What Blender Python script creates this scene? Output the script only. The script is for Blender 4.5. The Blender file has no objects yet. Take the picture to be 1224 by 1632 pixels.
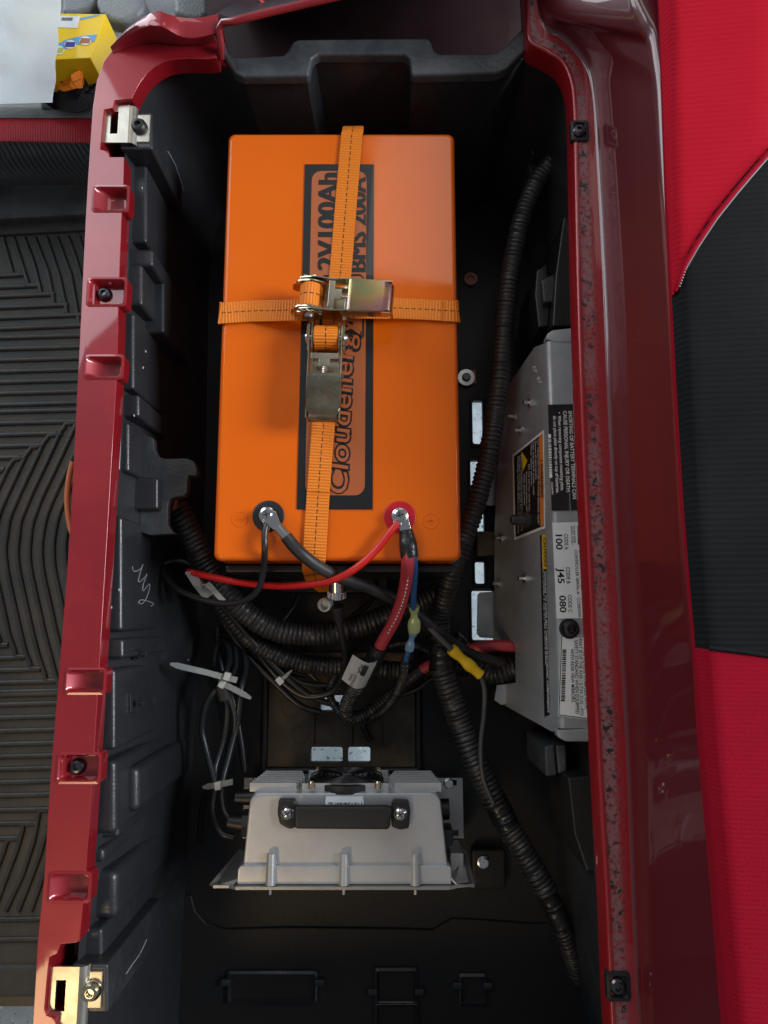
import bpy, bmesh, math, random
from mathutils import Vector, Matrix
R = math.radians
random.seed(7)
SC = bpy.context.scene
COL = SC.collection

# ------------------------------------------------------------------ camera, world, lamps, exposure
CAM_Z, PITCH, FPX = 1.02, R(8.4), 1131.0
cam = bpy.data.cameras.new('camera')
cam.sensor_fit = 'VERTICAL'; cam.sensor_height = 36.0
cam.lens = FPX / 1632 * 36.0
cam.clip_start = 0.02; cam.clip_end = 200
co = bpy.data.objects.new('camera', cam); COL.objects.link(co)
co.location = (0, 0, CAM_Z); co.rotation_euler = (PITCH, 0, 0)
SC.camera = co
w = bpy.data.worlds.new('World'); SC.world = w; w.use_nodes = True
bg = w.node_tree.nodes['Background']
bg.inputs['Color'].default_value = (0.80, 0.88, 1.0, 1); bg.inputs['Strength'].default_value = 0.19
SC.view_settings.view_transform = 'Standard'; SC.view_settings.look = 'None'
SC.view_settings.exposure = 0.0; SC.view_settings.gamma = 1.0
SC.render.engine = 'CYCLES'

def area(name, loc, target, sx, sy, power, col):
    l = bpy.data.lights.new(name, 'AREA'); l.shape = 'RECTANGLE'; l.size = sx; l.size_y = sy
    l.energy = power; l.color = col
    o = bpy.data.objects.new(name, l); COL.objects.link(o); o.location = loc
    o.rotation_euler = (Vector(target) - Vector(loc)).to_track_quat('-Z', 'Y').to_euler()
    return o
# daylight through the garage door and ceiling fittings
area('ceiling_daylight_right', (0.24, 1.72, 2.15), (0.1, 0.4, 0.2), 0.58, 0.72, 2.7, (1.0, 0.93, 0.86))
area('ceiling_daylight_left', (-1.45, 1.75, 2.2), (-0.3, 0.3, 0.2), 1.0, 1.3, 16.0, (0.86, 0.93, 1.0))
area('door_daylight', (-2.4, 2.6, 0.9), (0, 0.3, 0.0), 2.6, 2.0, 75.0, (0.84, 0.93, 1.0))
area('side_daylight', (3.0, 0.45, 1.80), (-0.3, 0.1, 0.12), 1.2, 2.0, 220.0, (0.86, 0.92, 1.0))
sp = bpy.data.lights.new('warm_ceiling_lamp', 'SPOT'); sp.energy = 72; sp.color = (1.0, 0.70, 0.36)
sp.spot_size = R(24); sp.spot_blend = 0.5; sp.shadow_soft_size = 0.40
so = bpy.data.objects.new('warm_ceiling_lamp', sp); COL.objects.link(so)
so.location = (-1.3, -1.75, 2.5)
so.rotation_euler = (Vector((-0.26, -0.26, 0.12)) - so.location).to_track_quat('-Z', 'Y').to_euler()

# ------------------------------------------------------------------ placing: photo ray -> point at a height / on a plane
CP, SP_ = math.cos(PITCH), math.sin(PITCH)
CAMV = Vector((0, 0, CAM_Z))
def ray(u, v):
    a = (u - 612) / FPX; b = (v - 816) / FPX
    return Vector((a, -b * CP + SP_, -b * SP_ - CP))
def P(u, v, z=0.0):
    d = ray(u, v); return CAMV + d * ((z - CAM_Z) / d.z)
def PPL(u, v, p0, n):
    d = ray(u, v); return CAMV + d * ((Vector(p0) - CAMV).dot(n) / d.dot(n))
def px(n, z):                       # about n photo pixels in metres at height z
    return n / FPX * (CAM_Z - z)

# ------------------------------------------------------------------ objects
BASE = {}
def tag(o, label=None, cat=None, group=None, kind=None):
    if label: o['label'] = label
    if cat: o['category'] = cat
    if group: o['group'] = group
    if kind: o['kind'] = kind
    return o
def thing(name, loc, label, cat, group=None):
    o = bpy.data.objects.new(name, None); COL.objects.link(o)
    o.empty_display_size = 0.02
    o.location = loc; BASE[o] = Vector(loc)
    return tag(o, label, cat, group)
def link_mesh(name, me, mat, parent=None, smooth=35):
    o = bpy.data.objects.new(name, me); COL.objects.link(o)
    if mat: 
        me.materials.clear(); me.materials.append(mat)
    if smooth:
        me.shade_smooth()
        me.set_sharp_from_angle(angle=R(smooth))
    else:
        me.shade_flat()
    if smooth and len(me.polygons) > 5:
        wn = o.modifiers.new('weighted_normals', 'WEIGHTED_NORMAL'); wn.mode = 'FACE_AREA'; wn.weight = 60; wn.keep_sharp = True
    if parent:
        o.parent = parent; BASE[o] = BASE.get(parent, Vector((0, 0, 0)))
    else:
        BASE[o] = Vector((0, 0, 0))
    return o
def obj(name, bm, mat, parent=None, smooth=35, label=None):
    b = BASE.get(parent, Vector((0, 0, 0))) if parent else Vector((0, 0, 0))
    if b.length: bmesh.ops.translate(bm, verts=bm.verts, vec=-b)
    bmesh.ops.recalc_face_normals(bm, faces=bm.faces)
    me = bpy.data.meshes.new(name); bm.to_mesh(me); bm.free()
    o = link_mesh(name, me, mat, parent, smooth)
    if label: o['label'] = label
    return o
def whole(name, bm, mat, label, cat, group=None, smooth=35):
    # a thing that is one mesh: origin at its base
    n = len(bm.verts); c = Vector((0, 0, 0)); zmin = 1e9
    for v in bm.verts: c += v.co; zmin = min(zmin, v.co.z)
    c /= max(n, 1); c.z = zmin
    bmesh.ops.translate(bm, verts=bm.verts, vec=-c)
    bmesh.ops.recalc_face_normals(bm, faces=bm.faces)
    me = bpy.data.meshes.new(name); bm.to_mesh(me); bm.free()
    o = link_mesh(name, me, mat, None, smooth); o.location = c; BASE[o] = c
    return tag(o, label, cat, group)

# ------------------------------------------------------------------ shapes
def prism(pts, z0, z1, bm=None, bev=0.0, seg=2):
    """pts: list of xy(z ignored) outline -> prism between z0 and z1"""
    t = bmesh.new()
    vb = [t.verts.new((p[0], p[1], z0)) for p in pts]; vt = [t.verts.new((p[0], p[1], z1)) for p in pts]
    n = len(pts)
    t.faces.new(vt); t.faces.new(vb[::-1])
    for i in range(n): t.faces.new((vb[i], vb[(i + 1) % n], vt[(i + 1) % n], vt[i]))
    bmesh.ops.recalc_face_normals(t, faces=t.faces)
    if bev:
        es = [e for e in t.edges if len(e.link_faces) == 2 and e.calc_face_angle(0) > R(25)
              and max(v.co.z for v in e.verts) > z1 - 1e-6]
        bmesh.ops.bevel(t, geom=es, offset=bev, segments=seg, profile=0.5, affect='EDGES', clamp_overlap=True)
    big = [f for f in t.faces if len(f.verts) > 4]
    if big: bmesh.ops.triangulate(t, faces=big)
    return merge(bm, t)
def merge(bm, t):
    if bm is None: return t
    me = bpy.data.meshes.new('tmp'); t.to_mesh(me); t.free(); bm.from_mesh(me); bpy.data.meshes.remove(me)
    return bm
def box(cx, cy, cz, sx, sy, sz, bm=None, bev=0.0, rz=0.0, seg=2, M=None):
    t = bmesh.new(); bmesh.ops.create_cube(t, size=1.0)
    bmesh.ops.scale(t, vec=(sx, sy, sz), verts=t.verts)
    if bev: bmesh.ops.bevel(t, geom=list(t.edges), offset=bev, segments=seg, profile=0.5, affect='EDGES', clamp_overlap=True)
    m = Matrix.Translation((cx, cy, cz)) @ Matrix.Rotation(rz, 4, 'Z')
    if M is not None: m = M @ m
    bmesh.ops.transform(t, matrix=m, verts=t.verts)
    return merge(bm, t)
def frame_of(d):
    d = d.normalized(); a = Vector((0, 0, 1)) if abs(d.z) < .9 else Vector((1, 0, 0))
    x = a.cross(d).normalized(); y = d.cross(x); return x, y, d
def cyl(p0, p1, r0, r1=None, seg=20, bm=None, bev=0.0, cap=True):
    r1 = r0 if r1 is None else r1
    p0 = Vector(p0); p1 = Vector(p1); x, y, d = frame_of(p1 - p0)
    t = bmesh.new(); A = []; B = []
    for i in range(seg):
        a = 2 * math.pi * i / seg; o = x * math.cos(a) + y * math.sin(a)
        A.append(t.verts.new(p0 + o * r0)); B.append(t.verts.new(p1 + o * r1))
    for i in range(seg): t.faces.new((A[i], A[(i + 1) % seg], B[(i + 1) % seg], B[i]))
    if cap: t.faces.new(A[::-1]); t.faces.new(B)
    if bev:
        es = [e for e in t.edges if len(e.link_faces) == 2 and e.calc_face_angle(0) > R(50)]
        bmesh.ops.bevel(t, geom=es, offset=bev, segments=2, profile=0.5, affect='EDGES', clamp_overlap=True)
    return merge(bm, t)
def lathe(p, axis, prof, seg=24, bm=None):
    """prof: list of (radius, height along axis)"""
    x, y, d = frame_of(Vector(axis)); p = Vector(p); t = bmesh.new(); rings = []
    for r, h in prof:
        if r < 1e-6: rings.append([t.verts.new(p + d * h)])
        else: rings.append([t.verts.new(p + d * h + (x * math.cos(2 * math.pi * i / seg) + y * math.sin(2 * math.pi * i / seg)) * r) for i in range(seg)])
    for a, b in zip(rings, rings[1:]):
        for i in range(seg):
            j = (i + 1) % seg
            if len(a) == 1 and len(b) == 1: continue
            if len(a) == 1: t.faces.new((a[0], b[j], b[i]))
            elif len(b) == 1: t.faces.new((a[i], a[j], b[0]))
            else: t.faces.new((a[i], a[j], b[j], b[i]))
    return merge(bm, t)
def catmull(pts, step):
    pts = [Vector(p) for p in pts]
    if len(pts) < 3:
        n = max(1, int((pts[1] - pts[0]).length / step)); return [pts[0].lerp(pts[1], i / n) for i in range(n + 1)]
    out = []; P_ = [pts[0] * 2 - pts[1]] + pts + [pts[-1] * 2 - pts[-2]]
    for i in range(1, len(P_) - 2):
        a, b, c, d = P_[i - 1], P_[i], P_[i + 1], P_[i + 2]
        n = 24
        for k in range(n):
            t = k / n
            out.append(0.5 * ((2 * b) + (c - a) * t + (2 * a - 5 * b + 4 * c - d) * t * t + (3 * b - a - 3 * c + d) * t ** 3))
    out.append(pts[-1])
    # resample evenly
    L = [0.0]
    for a, b in zip(out, out[1:]): L.append(L[-1] + (b - a).length)
    n = max(2, int(round(L[-1] / step))); res = []; j = 0
    for k in range(n + 1):
        s = L[-1] * k / n
        while j < len(L) - 2 and L[j + 1] < s: j += 1
        dd = L[j + 1] - L[j]; f = 0 if dd < 1e-12 else (s - L[j]) / dd
        res.append(out[j].lerp(out[j + 1], min(1, max(0, f))))
    return res
def sweep(path, rad, seg=10, bm=None, cap=True, flat=1.0):
    """path: points, rad: number or function(i, n); flat squashes along the second frame axis"""
    t = bmesh.new(); n = len(path); rings = []
    tan = [(path[min(i + 1, n - 1)] - path[max(i - 1, 0)]).normalized() for i in range(n)]
    x, y, _ = frame_of(tan[0])
    for i in range(n):
        x = (x - tan[i] * x.dot(tan[i])).normalized(); y = tan[i].cross(x)
        r = rad(i, n) if callable(rad) else rad
        rings.append([t.verts.new(path[i] + (x * math.cos(2 * math.pi * k / seg) + y * math.sin(2 * math.pi * k / seg) * flat) * r) for k in range(seg)])
    for a, b in zip(rings, rings[1:]):
        for k in range(seg): t.faces.new((a[k], a[(k + 1) % seg], b[(k + 1) % seg], b[k]))
    if cap: t.faces.new(rings[0][::-1]); t.faces.new(rings[-1])
    return merge(bm, t)
def tube(pts, r, step=0.006, seg=10, bm=None): return sweep(catmull(pts, step), r, seg, bm)
def conduit(pts, r, pitch=0.0058, depth=0.0018, seg=16, bm=None):
    path = catmull(pts, pitch / 4)
    rn = random.Random(int(r * 1e6) + len(path)); js = [rn.uniform(-.00035, .00035) for _ in path]
    for k in range(2, len(path) - 2): path[k] = path[k] + Vector((rn.uniform(-1, 1), rn.uniform(-1, 1), rn.uniform(-1, 1))) * .00016 + Vector((math.sin(k * .021 + r * 900), math.cos(k * .017), 0)) * .0006
    return sweep(path, lambda i, n: r + js[i - i % 4] - (0, depth * .25, depth, depth * .25)[i % 4], seg, bm)
def pxpath(l): return [P(u, v, z) for u, v, z in l]
def loft(rows, bm=None, closed=False):
    t = bmesh.new(); V = [[t.verts.new(p) for p in r] for r in rows]
    for a, b in zip(V, V[1:]):
        m = len(a)
        for k in range(m if closed else m - 1): t.faces.new((a[k], a[(k + 1) % m], b[(k + 1) % m], b[k]))
    return merge(bm, t)
def plate_holes(x0, x1, y0, y1, z0, z1, holes):
    xs = sorted({x0, x1, *[h[0] for h in holes], *[h[1] for h in holes]}); ys = sorted({y0, y1, *[h[2] for h in holes], *[h[3] for h in holes]})
    bm = bmesh.new()
    def solid(i, j):
        if i < 0 or j < 0 or i >= len(xs) - 1 or j >= len(ys) - 1: return False
        cx = (xs[i] + xs[i + 1]) / 2; cy = (ys[j] + ys[j + 1]) / 2
        return not any(h[0] < cx < h[1] and h[2] < cy < h[3] for h in holes)
    cache = {}
    def V(i, j, k):
        if (i, j, k) not in cache: cache[(i, j, k)] = bm.verts.new((xs[i], ys[j], (z0, z1)[k]))
        return cache[(i, j, k)]
    for i in range(len(xs) - 1):
        for j in range(len(ys) - 1):
            if not solid(i, j): continue
            bm.faces.new((V(i, j, 1), V(i + 1, j, 1), V(i + 1, j + 1, 1), V(i, j + 1, 1)))
            bm.faces.new((V(i, j, 0), V(i, j + 1, 0), V(i + 1, j + 1, 0), V(i + 1, j, 0)))
            for di, dj, a, b in ((-1, 0, (i, j + 1), (i, j)), (1, 0, (i + 1, j), (i + 1, j + 1)), (0, -1, (i, j), (i + 1, j)), (0, 1, (i + 1, j + 1), (i, j + 1))):
                if not solid(i + di, j + dj):
                    bm.faces.new((V(*a, 0), V(*b, 0), V(*b, 1), V(*a, 1)))
    return bm
def quad(pts, bm=None):
    t = bmesh.new(); t.faces.new([t.verts.new(p) for p in pts]); return merge(bm, t)
def slab(pts, n, th, bm=None):
    """thin sheet: outline pts, thickness th along n"""
    n = Vector(n).normalized(); t = bmesh.new(); k = len(pts)
    A = [t.verts.new(Vector(p)) for p in pts]; B = [t.verts.new(Vector(p) + n * th) for p in pts]
    t.faces.new(A[::-1]); t.faces.new(B)
    for i in range(k): t.faces.new((A[i], A[(i + 1) % k], B[(i + 1) % k], B[i]))
    bmesh.ops.recalc_face_normals(t, faces=t.faces)
    big = [f for f in t.faces if len(f.verts) > 4]
    if big: bmesh.ops.triangulate(t, faces=big)
    return merge(bm, t)
def roundrect(x0, x1, y0, y1, r, n=5):
    out = []
    for cx, cy, a0 in ((x1 - r, y1 - r, 0), (x0 + r, y1 - r, 90), (x0 + r, y0 + r, 180), (x1 - r, y0 + r, 270)):
        for i in range(n + 1):
            a = R(a0 + 90 * i / n); out.append((cx + r * math.cos(a), cy + r * math.sin(a)))
    return out
FONT_CAP = None
def text_bm(s, A, B, C, bold=0.0, italic=0.0, heavy=0):
    """flat lettering: baseline runs A->B (fitted), cap top at C above A"""
    global FONT_CAP
    def mk(st, off):
        c = bpy.data.curves.new('lettering', 'FONT'); c.body = st; c.size = 1.0; c.offset = off; c.shear = italic; c.resolution_u = 3
        o = bpy.data.objects.new('lettering', c); me = bpy.data.meshes.new_from_object(o)
        bpy.data.objects.remove(o); bpy.data.curves.remove(c); return me
    if FONT_CAP is None:
        m = mk('H', 0); FONT_CAP = max(v.co.y for v in m.vertices); bpy.data.meshes.remove(m)
    me = mk(s, bold); xs = [v.co.x for v in me.vertices]; x0, x1 = min(xs), max(xs)
    A = Vector(A); ex = (Vector(B) - A) / (x1 - x0); ey = (Vector(C) - A) / FONT_CAP
    bm = bmesh.new(); bm.from_mesh(me); bpy.data.meshes.remove(me)
    for v in bm.verts: v.co = A + ex * (v.co.x - x0) + ey * v.co.y
    if heavy:                       # thicker strokes: shifted copies a hair apart in depth
        nn = ex.cross(ey).normalized(); src = bm.copy()
        for k in range(1, 3):
            t = src.copy(); off = ex * heavy * (1 if k == 1 else -1) + nn * .00003 * k
            for v in t.verts: v.co = v.co + off
            merge(bm, t)
        src.free()
    return bm

# ------------------------------------------------------------------ materials
def mat(name, col, rough=0.5, metal=0.0, coat=0.0, spec=0.5, var=0.0, vscale=8.0, var_col=None, bump=0.0, bscale=60.0, rvar=0.0, coat_rough=0.03, detail=4):
    m = bpy.data.materials.new(name); m.use_nodes = True; nt = m.node_tree; N = nt.nodes; L = nt.links
    b = N['Principled BSDF']
    b.inputs['Base Color'].default_value = (*col, 1); b.inputs['Roughness'].default_value = rough
    b.inputs['Metallic'].default_value = metal; b.inputs['Coat Weight'].default_value = coat
    b.inputs['Coat Roughness'].default_value = coat_rough
    b.inputs['Specular IOR Level'].default_value = spec
    tc = N.new('ShaderNodeTexCoord')
    if var:
        n = N.new('ShaderNodeTexNoise'); n.inputs['Scale'].default_value = vscale; n.inputs['Detail'].default_value = detail; n.inputs['Roughness'].default_value = .65
        L.new(tc.outputs['Object'], n.inputs['Vector'])
        r = N.new('ShaderNodeValToRGB'); vc = var_col or tuple(min(1, c * 1.8 + .02) for c in col)
        r.color_ramp.elements[0].position = .42; r.color_ramp.elements[1].position = .72
        r.color_ramp.elements[0].color = (*col, 1)
        r.color_ramp.elements[1].color = (*[c + (d - c) * var for c, d in zip(col, vc)], 1)
        L.new(n.outputs['Fac'], r.inputs['Fac']); L.new(r.outputs['Color'], b.inputs['Base Color'])
    if rvar:
        n = N.new('ShaderNodeTexNoise'); n.inputs['Scale'].default_value = 22; n.inputs['Detail'].default_value = 5
        L.new(tc.outputs['Object'], n.inputs['Vector'])
        mr = N.new('ShaderNodeMapRange'); mr.inputs['From Min'].default_value = .3; mr.inputs['From Max'].default_value = .7
        mr.inputs['To Min'].default_value = max(0, rough - rvar); mr.inputs['To Max'].default_value = min(1, rough + rvar)
        L.new(n.outputs['Fac'], mr.inputs['Value']); L.new(mr.outputs['Result'], b.inputs['Roughness'])
    if bump:
        n = N.new('ShaderNodeTexNoise'); n.inputs['Scale'].default_value = bscale; n.inputs['Detail'].default_value = 3
        L.new(tc.outputs['Object'], n.inputs['Vector'])
        bp = N.new('ShaderNodeBump'); bp.inputs['Strength'].default_value = bump; bp.inputs['Distance'].default_value = .002
        L.new(n.outputs['Fac'], bp.inputs['Height']); L.new(bp.outputs['Normal'], b.inputs['Normal'])
    m['bsdf'] = 1
    return m
def add_specks(m, col, scale, lo, hi, rough=0.7, mix=1.0, scale2=None):
    """specks of dust or wear over a material: thresholded noise mixes in another colour"""
    nt = m.node_tree; N = nt.nodes; L = nt.links; b = N['Principled BSDF']
    tc = N.new('ShaderNodeTexCoord'); n = N.new('ShaderNodeTexNoise'); n.inputs['Scale'].default_value = scale; n.inputs['Detail'].default_value = 5; n.inputs['Roughness'].default_value = .7
    L.new(tc.outputs['Object'], n.inputs['Vector'])
    mr = N.new('ShaderNodeMapRange'); mr.inputs['From Min'].default_value = lo; mr.inputs['From Max'].default_value = hi; mr.inputs['To Max'].default_value = mix
    L.new(n.outputs['Fac'], mr.inputs['Value'])
    fac = mr.outputs['Result']
    if scale2:
        n2 = N.new('ShaderNodeTexNoise'); n2.inputs['Scale'].default_value = scale2; n2.inputs['Detail'].default_value = 2
        L.new(tc.outputs['Object'], n2.inputs['Vector'])
        m2 = N.new('ShaderNodeMapRange'); m2.inputs['From Min'].default_value = .45; m2.inputs['From Max'].default_value = .62
        L.new(n2.outputs['Fac'], m2.inputs['Value'])
        mm = N.new('ShaderNodeMath'); mm.operation = 'MULTIPLY'; L.new(fac, mm.inputs[0]); L.new(m2.outputs['Result'], mm.inputs[1]); fac = mm.outputs[0]
    mx = N.new('ShaderNodeMix'); mx.data_type = 'RGBA'; mx.inputs['B'].default_value = (*col, 1)
    s = b.inputs['Base Color']
    if s.is_linked: L.new(s.links[0].from_socket, mx.inputs['A'])
    else: mx.inputs['A'].default_value = s.default_value
    L.new(fac, mx.inputs['Factor']); L.new(mx.outputs['Result'], s)
    for nm, val in (('Roughness', rough), ('Coat Weight', 0.0)):
        q = b.inputs[nm]; f = N.new('ShaderNodeMix'); f.data_type = 'FLOAT'; f.inputs['B'].default_value = val
        if q.is_linked: L.new(q.links[0].from_socket, f.inputs['A'])
        else: f.inputs['A'].default_value = q.default_value
        L.new(fac, f.inputs['Factor']); L.new(f.outputs['Result'], q)
    return m
def add_wave(m, scale, axis, strength, dist=0.001, stripe=None, rot=None):
    nt = m.node_tree; N = nt.nodes; L = nt.links; b = N['Principled BSDF']
    tc = N.new('ShaderNodeTexCoord'); wv = N.new('ShaderNodeTexWave'); wv.bands_direction = axis; wv.inputs['Scale'].default_value = scale
    wv.inputs['Distortion'].default_value = .25; wv.inputs['Detail'].default_value = 1
    L.new(tc.outputs['UV' if rot == 'UV' else 'Object'], wv.inputs['Vector'])
    bp = N.new('ShaderNodeBump'); bp.inputs['Strength'].default_value = strength; bp.inputs['Distance'].default_value = dist
    L.new(wv.outputs['Fac'], bp.inputs['Height'])
    q = b.inputs['Normal']
    if q.is_linked: L.new(q.links[0].from_socket, bp.inputs['Normal'])
    L.new(bp.outputs['Normal'], q); return m

RED = mat('red_paint', (0.235, 0.005, 0.011), 0.42, 0.25, 1.0, rvar=.05, var=.5, vscale=9, var_col=(.36, .012, .016), coat_rough=.045)
add_specks(RED, (.45, .16, .15), 90, .70, .80, .5, .5)
add_specks(RED, (.42, .17, .17), 28, .60, .82, .5, .40, 6)
FLANGE = mat('worn_red_paint', (0.30, 0.005, 0.010), 0.45, 0.2, 0.7)
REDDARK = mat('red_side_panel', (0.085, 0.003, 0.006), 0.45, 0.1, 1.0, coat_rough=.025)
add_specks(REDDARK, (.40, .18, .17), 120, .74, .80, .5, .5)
TUB = mat('black_moulded_plastic', (0.022, 0.023, 0.0255), 0.36, spec=.55, rvar=.10, var=.8, vscale=5, var_col=(.024, .024, .026), bump=.15, bscale=300)
add_specks(TUB, (.16, .16, .15), 190, .675, .74, .8, .6)
add_specks(TUB, (.055, .056, .056), 9, .56, .74, .6, .6)
FLOORM = mat('dusty_black_plastic', (0.012, 0.0117, 0.0115), 0.5, spec=.4, var=1, vscale=7, var_col=(.015, .0125, .010), bump=.2, bscale=200)
TRAYM = mat('dusty_brown_plastic', (0.050, 0.037, 0.022), 0.6, var=1, vscale=9, var_col=(.15, .11, .06), bump=.25, bscale=160)
LEDGE = mat('grey_black_plastic', (0.034, 0.038, 0.042), 0.45, var=1, vscale=14, var_col=(.085, .09, .092), bump=.3, bscale=220)
ORANGE = mat('orange_enamel', (0.74, 0.122, 0.001), 0.5, 0, .85, spec=.05, var=.5, vscale=2, var_col=(.84, .155, .002), coat_rough=.05, bump=.02, bscale=500)
add_specks(ORANGE, (.10, .03, .005), 150, .735, .76, .6, .7)
def coat_smears(m, lo, hi):
    nt = m.node_tree; N = nt.nodes; L = nt.links; tc = N.new('ShaderNodeTexCoord'); mp = N.new('ShaderNodeMapping'); mp.inputs['Scale'].default_value = (9, 22, 9); mp.inputs['Rotation'].default_value = (0, 0, .5)
    n = N.new('ShaderNodeTexNoise'); n.inputs['Scale'].default_value = 1.0; n.inputs['Detail'].default_value = 7; n.inputs['Roughness'].default_value = .68
    L.new(tc.outputs['Object'], mp.inputs['Vector']); L.new(mp.outputs['Vector'], n.inputs['Vector'])
    r = N.new('ShaderNodeMapRange'); r.inputs['From Min'].default_value = .42; r.inputs['From Max'].default_value = .72; r.inputs['To Min'].default_value = lo; r.inputs['To Max'].default_value = hi
    L.new(n.outputs['Fac'], r.inputs['Value']); L.new(r.outputs['Result'], N['Principled BSDF'].inputs['Coat Roughness'])
coat_smears(ORANGE, .03, .16)
LABELC = mat('label_translucent_orange', (0.42, 0.105, 0.028), 0.35, coat=.3)
BLACKP = mat('black_print', (0.010, 0.010, 0.010), 0.3, coat=.4)
BLACKM = mat('black_plastic', (0.012, 0.012, 0.012), 0.42)
RUBBER = mat('black_rubber', (0.014, 0.014, 0.015), 0.5, var=1, vscale=30, var_col=(.045, .044, .042))
CONDUIT = mat('black_conduit', (0.020, 0.020, 0.021), 0.42, spec=.6, var=1, vscale=18, var_col=(.040, .040, .039))
WIREB = mat('black_wire', (0.016, 0.017, 0.019), 0.36, spec=.6)
TAPE = mat('black_tape', (0.012, 0.012, 0.013), 0.3, bump=.6, bscale=120)
WIRER = mat('red_wire', (0.60, 0.012, 0.010), 0.38)
CABLER = mat('red_cable', (0.46, 0.045, 0.058), 0.42, bump=.15, bscale=120)
WIREU = mat('blue_wire', (0.020, 0.085, 0.24), 0.4)
ZINC = mat('zinc_steel', (0.62, 0.63, 0.63), 0.30, 1.0, rvar=.1, var=.6, vscale=40, var_col=(.45, .45, .44))
CHROME = mat('nickel_steel', (0.72, 0.71, 0.68), 0.16, 1.0, rvar=.06)
DARKST = mat('dark_screw_steel', (0.10, 0.10, 0.11), 0.28, 1.0)
YZINC = mat('yellow_zinc_steel', (0.66, 0.60, 0.40), 0.22, 1.0, rvar=.08, var=.9, vscale=45, var_col=(.62, .52, .45))
ALU = mat('bare_aluminium_plate', (0.40, 0.42, 0.43), 0.42, .45, rvar=.12, var=1, vscale=16, var_col=(.27, .285, .29), bump=.2, bscale=60)
add_specks(ALU, (.10, .10, .10), 150, .70, .78, .7, .5)
CAST = mat('cast_aluminium', (0.58, 0.58, 0.575), 0.36, .7, var=.7, vscale=9, var_col=(.42, .42, .42), bump=.06, bscale=700)
WHITE = mat('white_label', (0.72, 0.74, 0.74), 0.42, var=.5, vscale=30, var_col=(.6, .6, .59))
WHITEP = mat('white_print', (0.75, 0.75, 0.73), 0.45)
WTIE = mat('translucent_nylon', (0.55, 0.56, 0.53), 0.4)
ORP = mat('orange_print', (0.72, 0.20, 0.02), 0.4)
YEL = mat('yellow_print', (0.78, 0.50, 0.01), 0.4)
YPL = mat('yellow_vinyl', (0.80, 0.52, 0.01), 0.35)
GRN = mat('green_clear_nylon', (0.38, 0.46, 0.20), 0.25, coat=.5)
BLC = mat('blue_clear_vinyl', (0.16, 0.28, 0.42), 0.25, coat=.5)
RIDGE = mat('mat_ridge_rubber', (0.018, 0.019, 0.019), 0.55, spec=.45, var=1, vscale=16, var_col=(.045, .040, .032), bump=.2, bscale=300)
MAT = mat('ribbed_rubber_mat', (0.040, 0.041, 0.040), 0.66, spec=.4, var=1, vscale=9, var_col=(.080, .069, .052), bump=.35, bscale=260)
add_specks(MAT, (.13, .105, .07), 110, .60, .78, .9, .6)
GREYP = mat('grey_moulded_plastic', (0.13, 0.14, 0.145), 0.5, var=1, vscale=9, var_col=(.22, .23, .23), bump=.5, bscale=300)
EPOXY = mat('speckled_epoxy_floor', (0.34, 0.40, 0.42), 0.3, var=1, vscale=14, var_col=(.56, .60, .61))
add_specks(EPOXY, (.06, .06, .06), 130, .60, .63, .3, .9)
add_specks(EPOXY, (.80, .80, .78), 95, .64, .66, .3, .9)
MIRROR = mat('dull_zinc_sheet', (0.48, 0.45, 0.38), 0.36, 1.0, rvar=.08, bump=.2, bscale=40)

# webbing material: cross ribs and a dashed centre stitch follow the ribbon's own UV (u = metres along, v = across)
def webbing_mat(name, col, stitch=True):
    m = mat(name, col, 0.55, spec=.4); nt = m.node_tree; N = nt.nodes; L = nt.links; b = N['Principled BSDF']
    tc = N.new('ShaderNodeTexCoord'); s = N.new('ShaderNodeSeparateXYZ'); L.new(tc.outputs['UV'], s.inputs[0])
    def M(op, a, bv=None):
        n = N.new('ShaderNodeMath'); n.operation = op
        if hasattr(a, 'links'): L.new(a, n.inputs[0])
        else: n.inputs[0].default_value = a
        if bv is not None:
            if hasattr(bv, 'links'): L.new(bv, n.inputs[1])
            else: n.inputs[1].default_value = bv
        return n.outputs[0]
    rib = M('SINE', M('MULTIPLY', s.outputs['X'], 2 * math.pi / .0034))
    fine = M('SINE', M('MULTIPLY', s.outputs['Y'], 2 * math.pi * 16))
    h = M('ADD', M('MULTIPLY', rib, .8), M('MULTIPLY', fine, .25))
    bp = N.new('ShaderNodeBump'); bp.inputs['Strength'].default_value = .55; bp.inputs['Distance'].default_value = .0008
    L.new(h, bp.inputs['Height']); L.new(bp.outputs['Normal'], b.inputs['Normal'])
    cold = N.new('ShaderNodeMix'); cold.data_type = 'RGBA'; cold.inputs['A'].default_value = (*[c * .80 for c in col], 1); cold.inputs['B'].default_value = (*col, 1)
    L.new(M('ADD', M('MULTIPLY', rib, .5), .5), cold.inputs['Factor'])
    out = cold.outputs['Result']
    if stitch:
        near = M('LESS_THAN', M('ABSOLUTE', M('SUBTRACT', s.outputs['Y'], .5)), .022)
        dash = M('LESS_THAN', M('FRACT', M('MULTIPLY', s.outputs['X'], 1 / .0075)), .68)
        k = N.new('ShaderNodeMix'); k.data_type = 'RGBA'; k.inputs['B'].default_value = (.02, .01, .006, 1)
        L.new(out, k.inputs['A']); L.new(M('MULTIPLY', near, dash), k.inputs['Factor']); out = k.outputs['Result']
    L.new(out, b.inputs['Base Color']); return m
WEB = webbing_mat('orange_webbing', (0.90, 0.225, 0.005))
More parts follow.
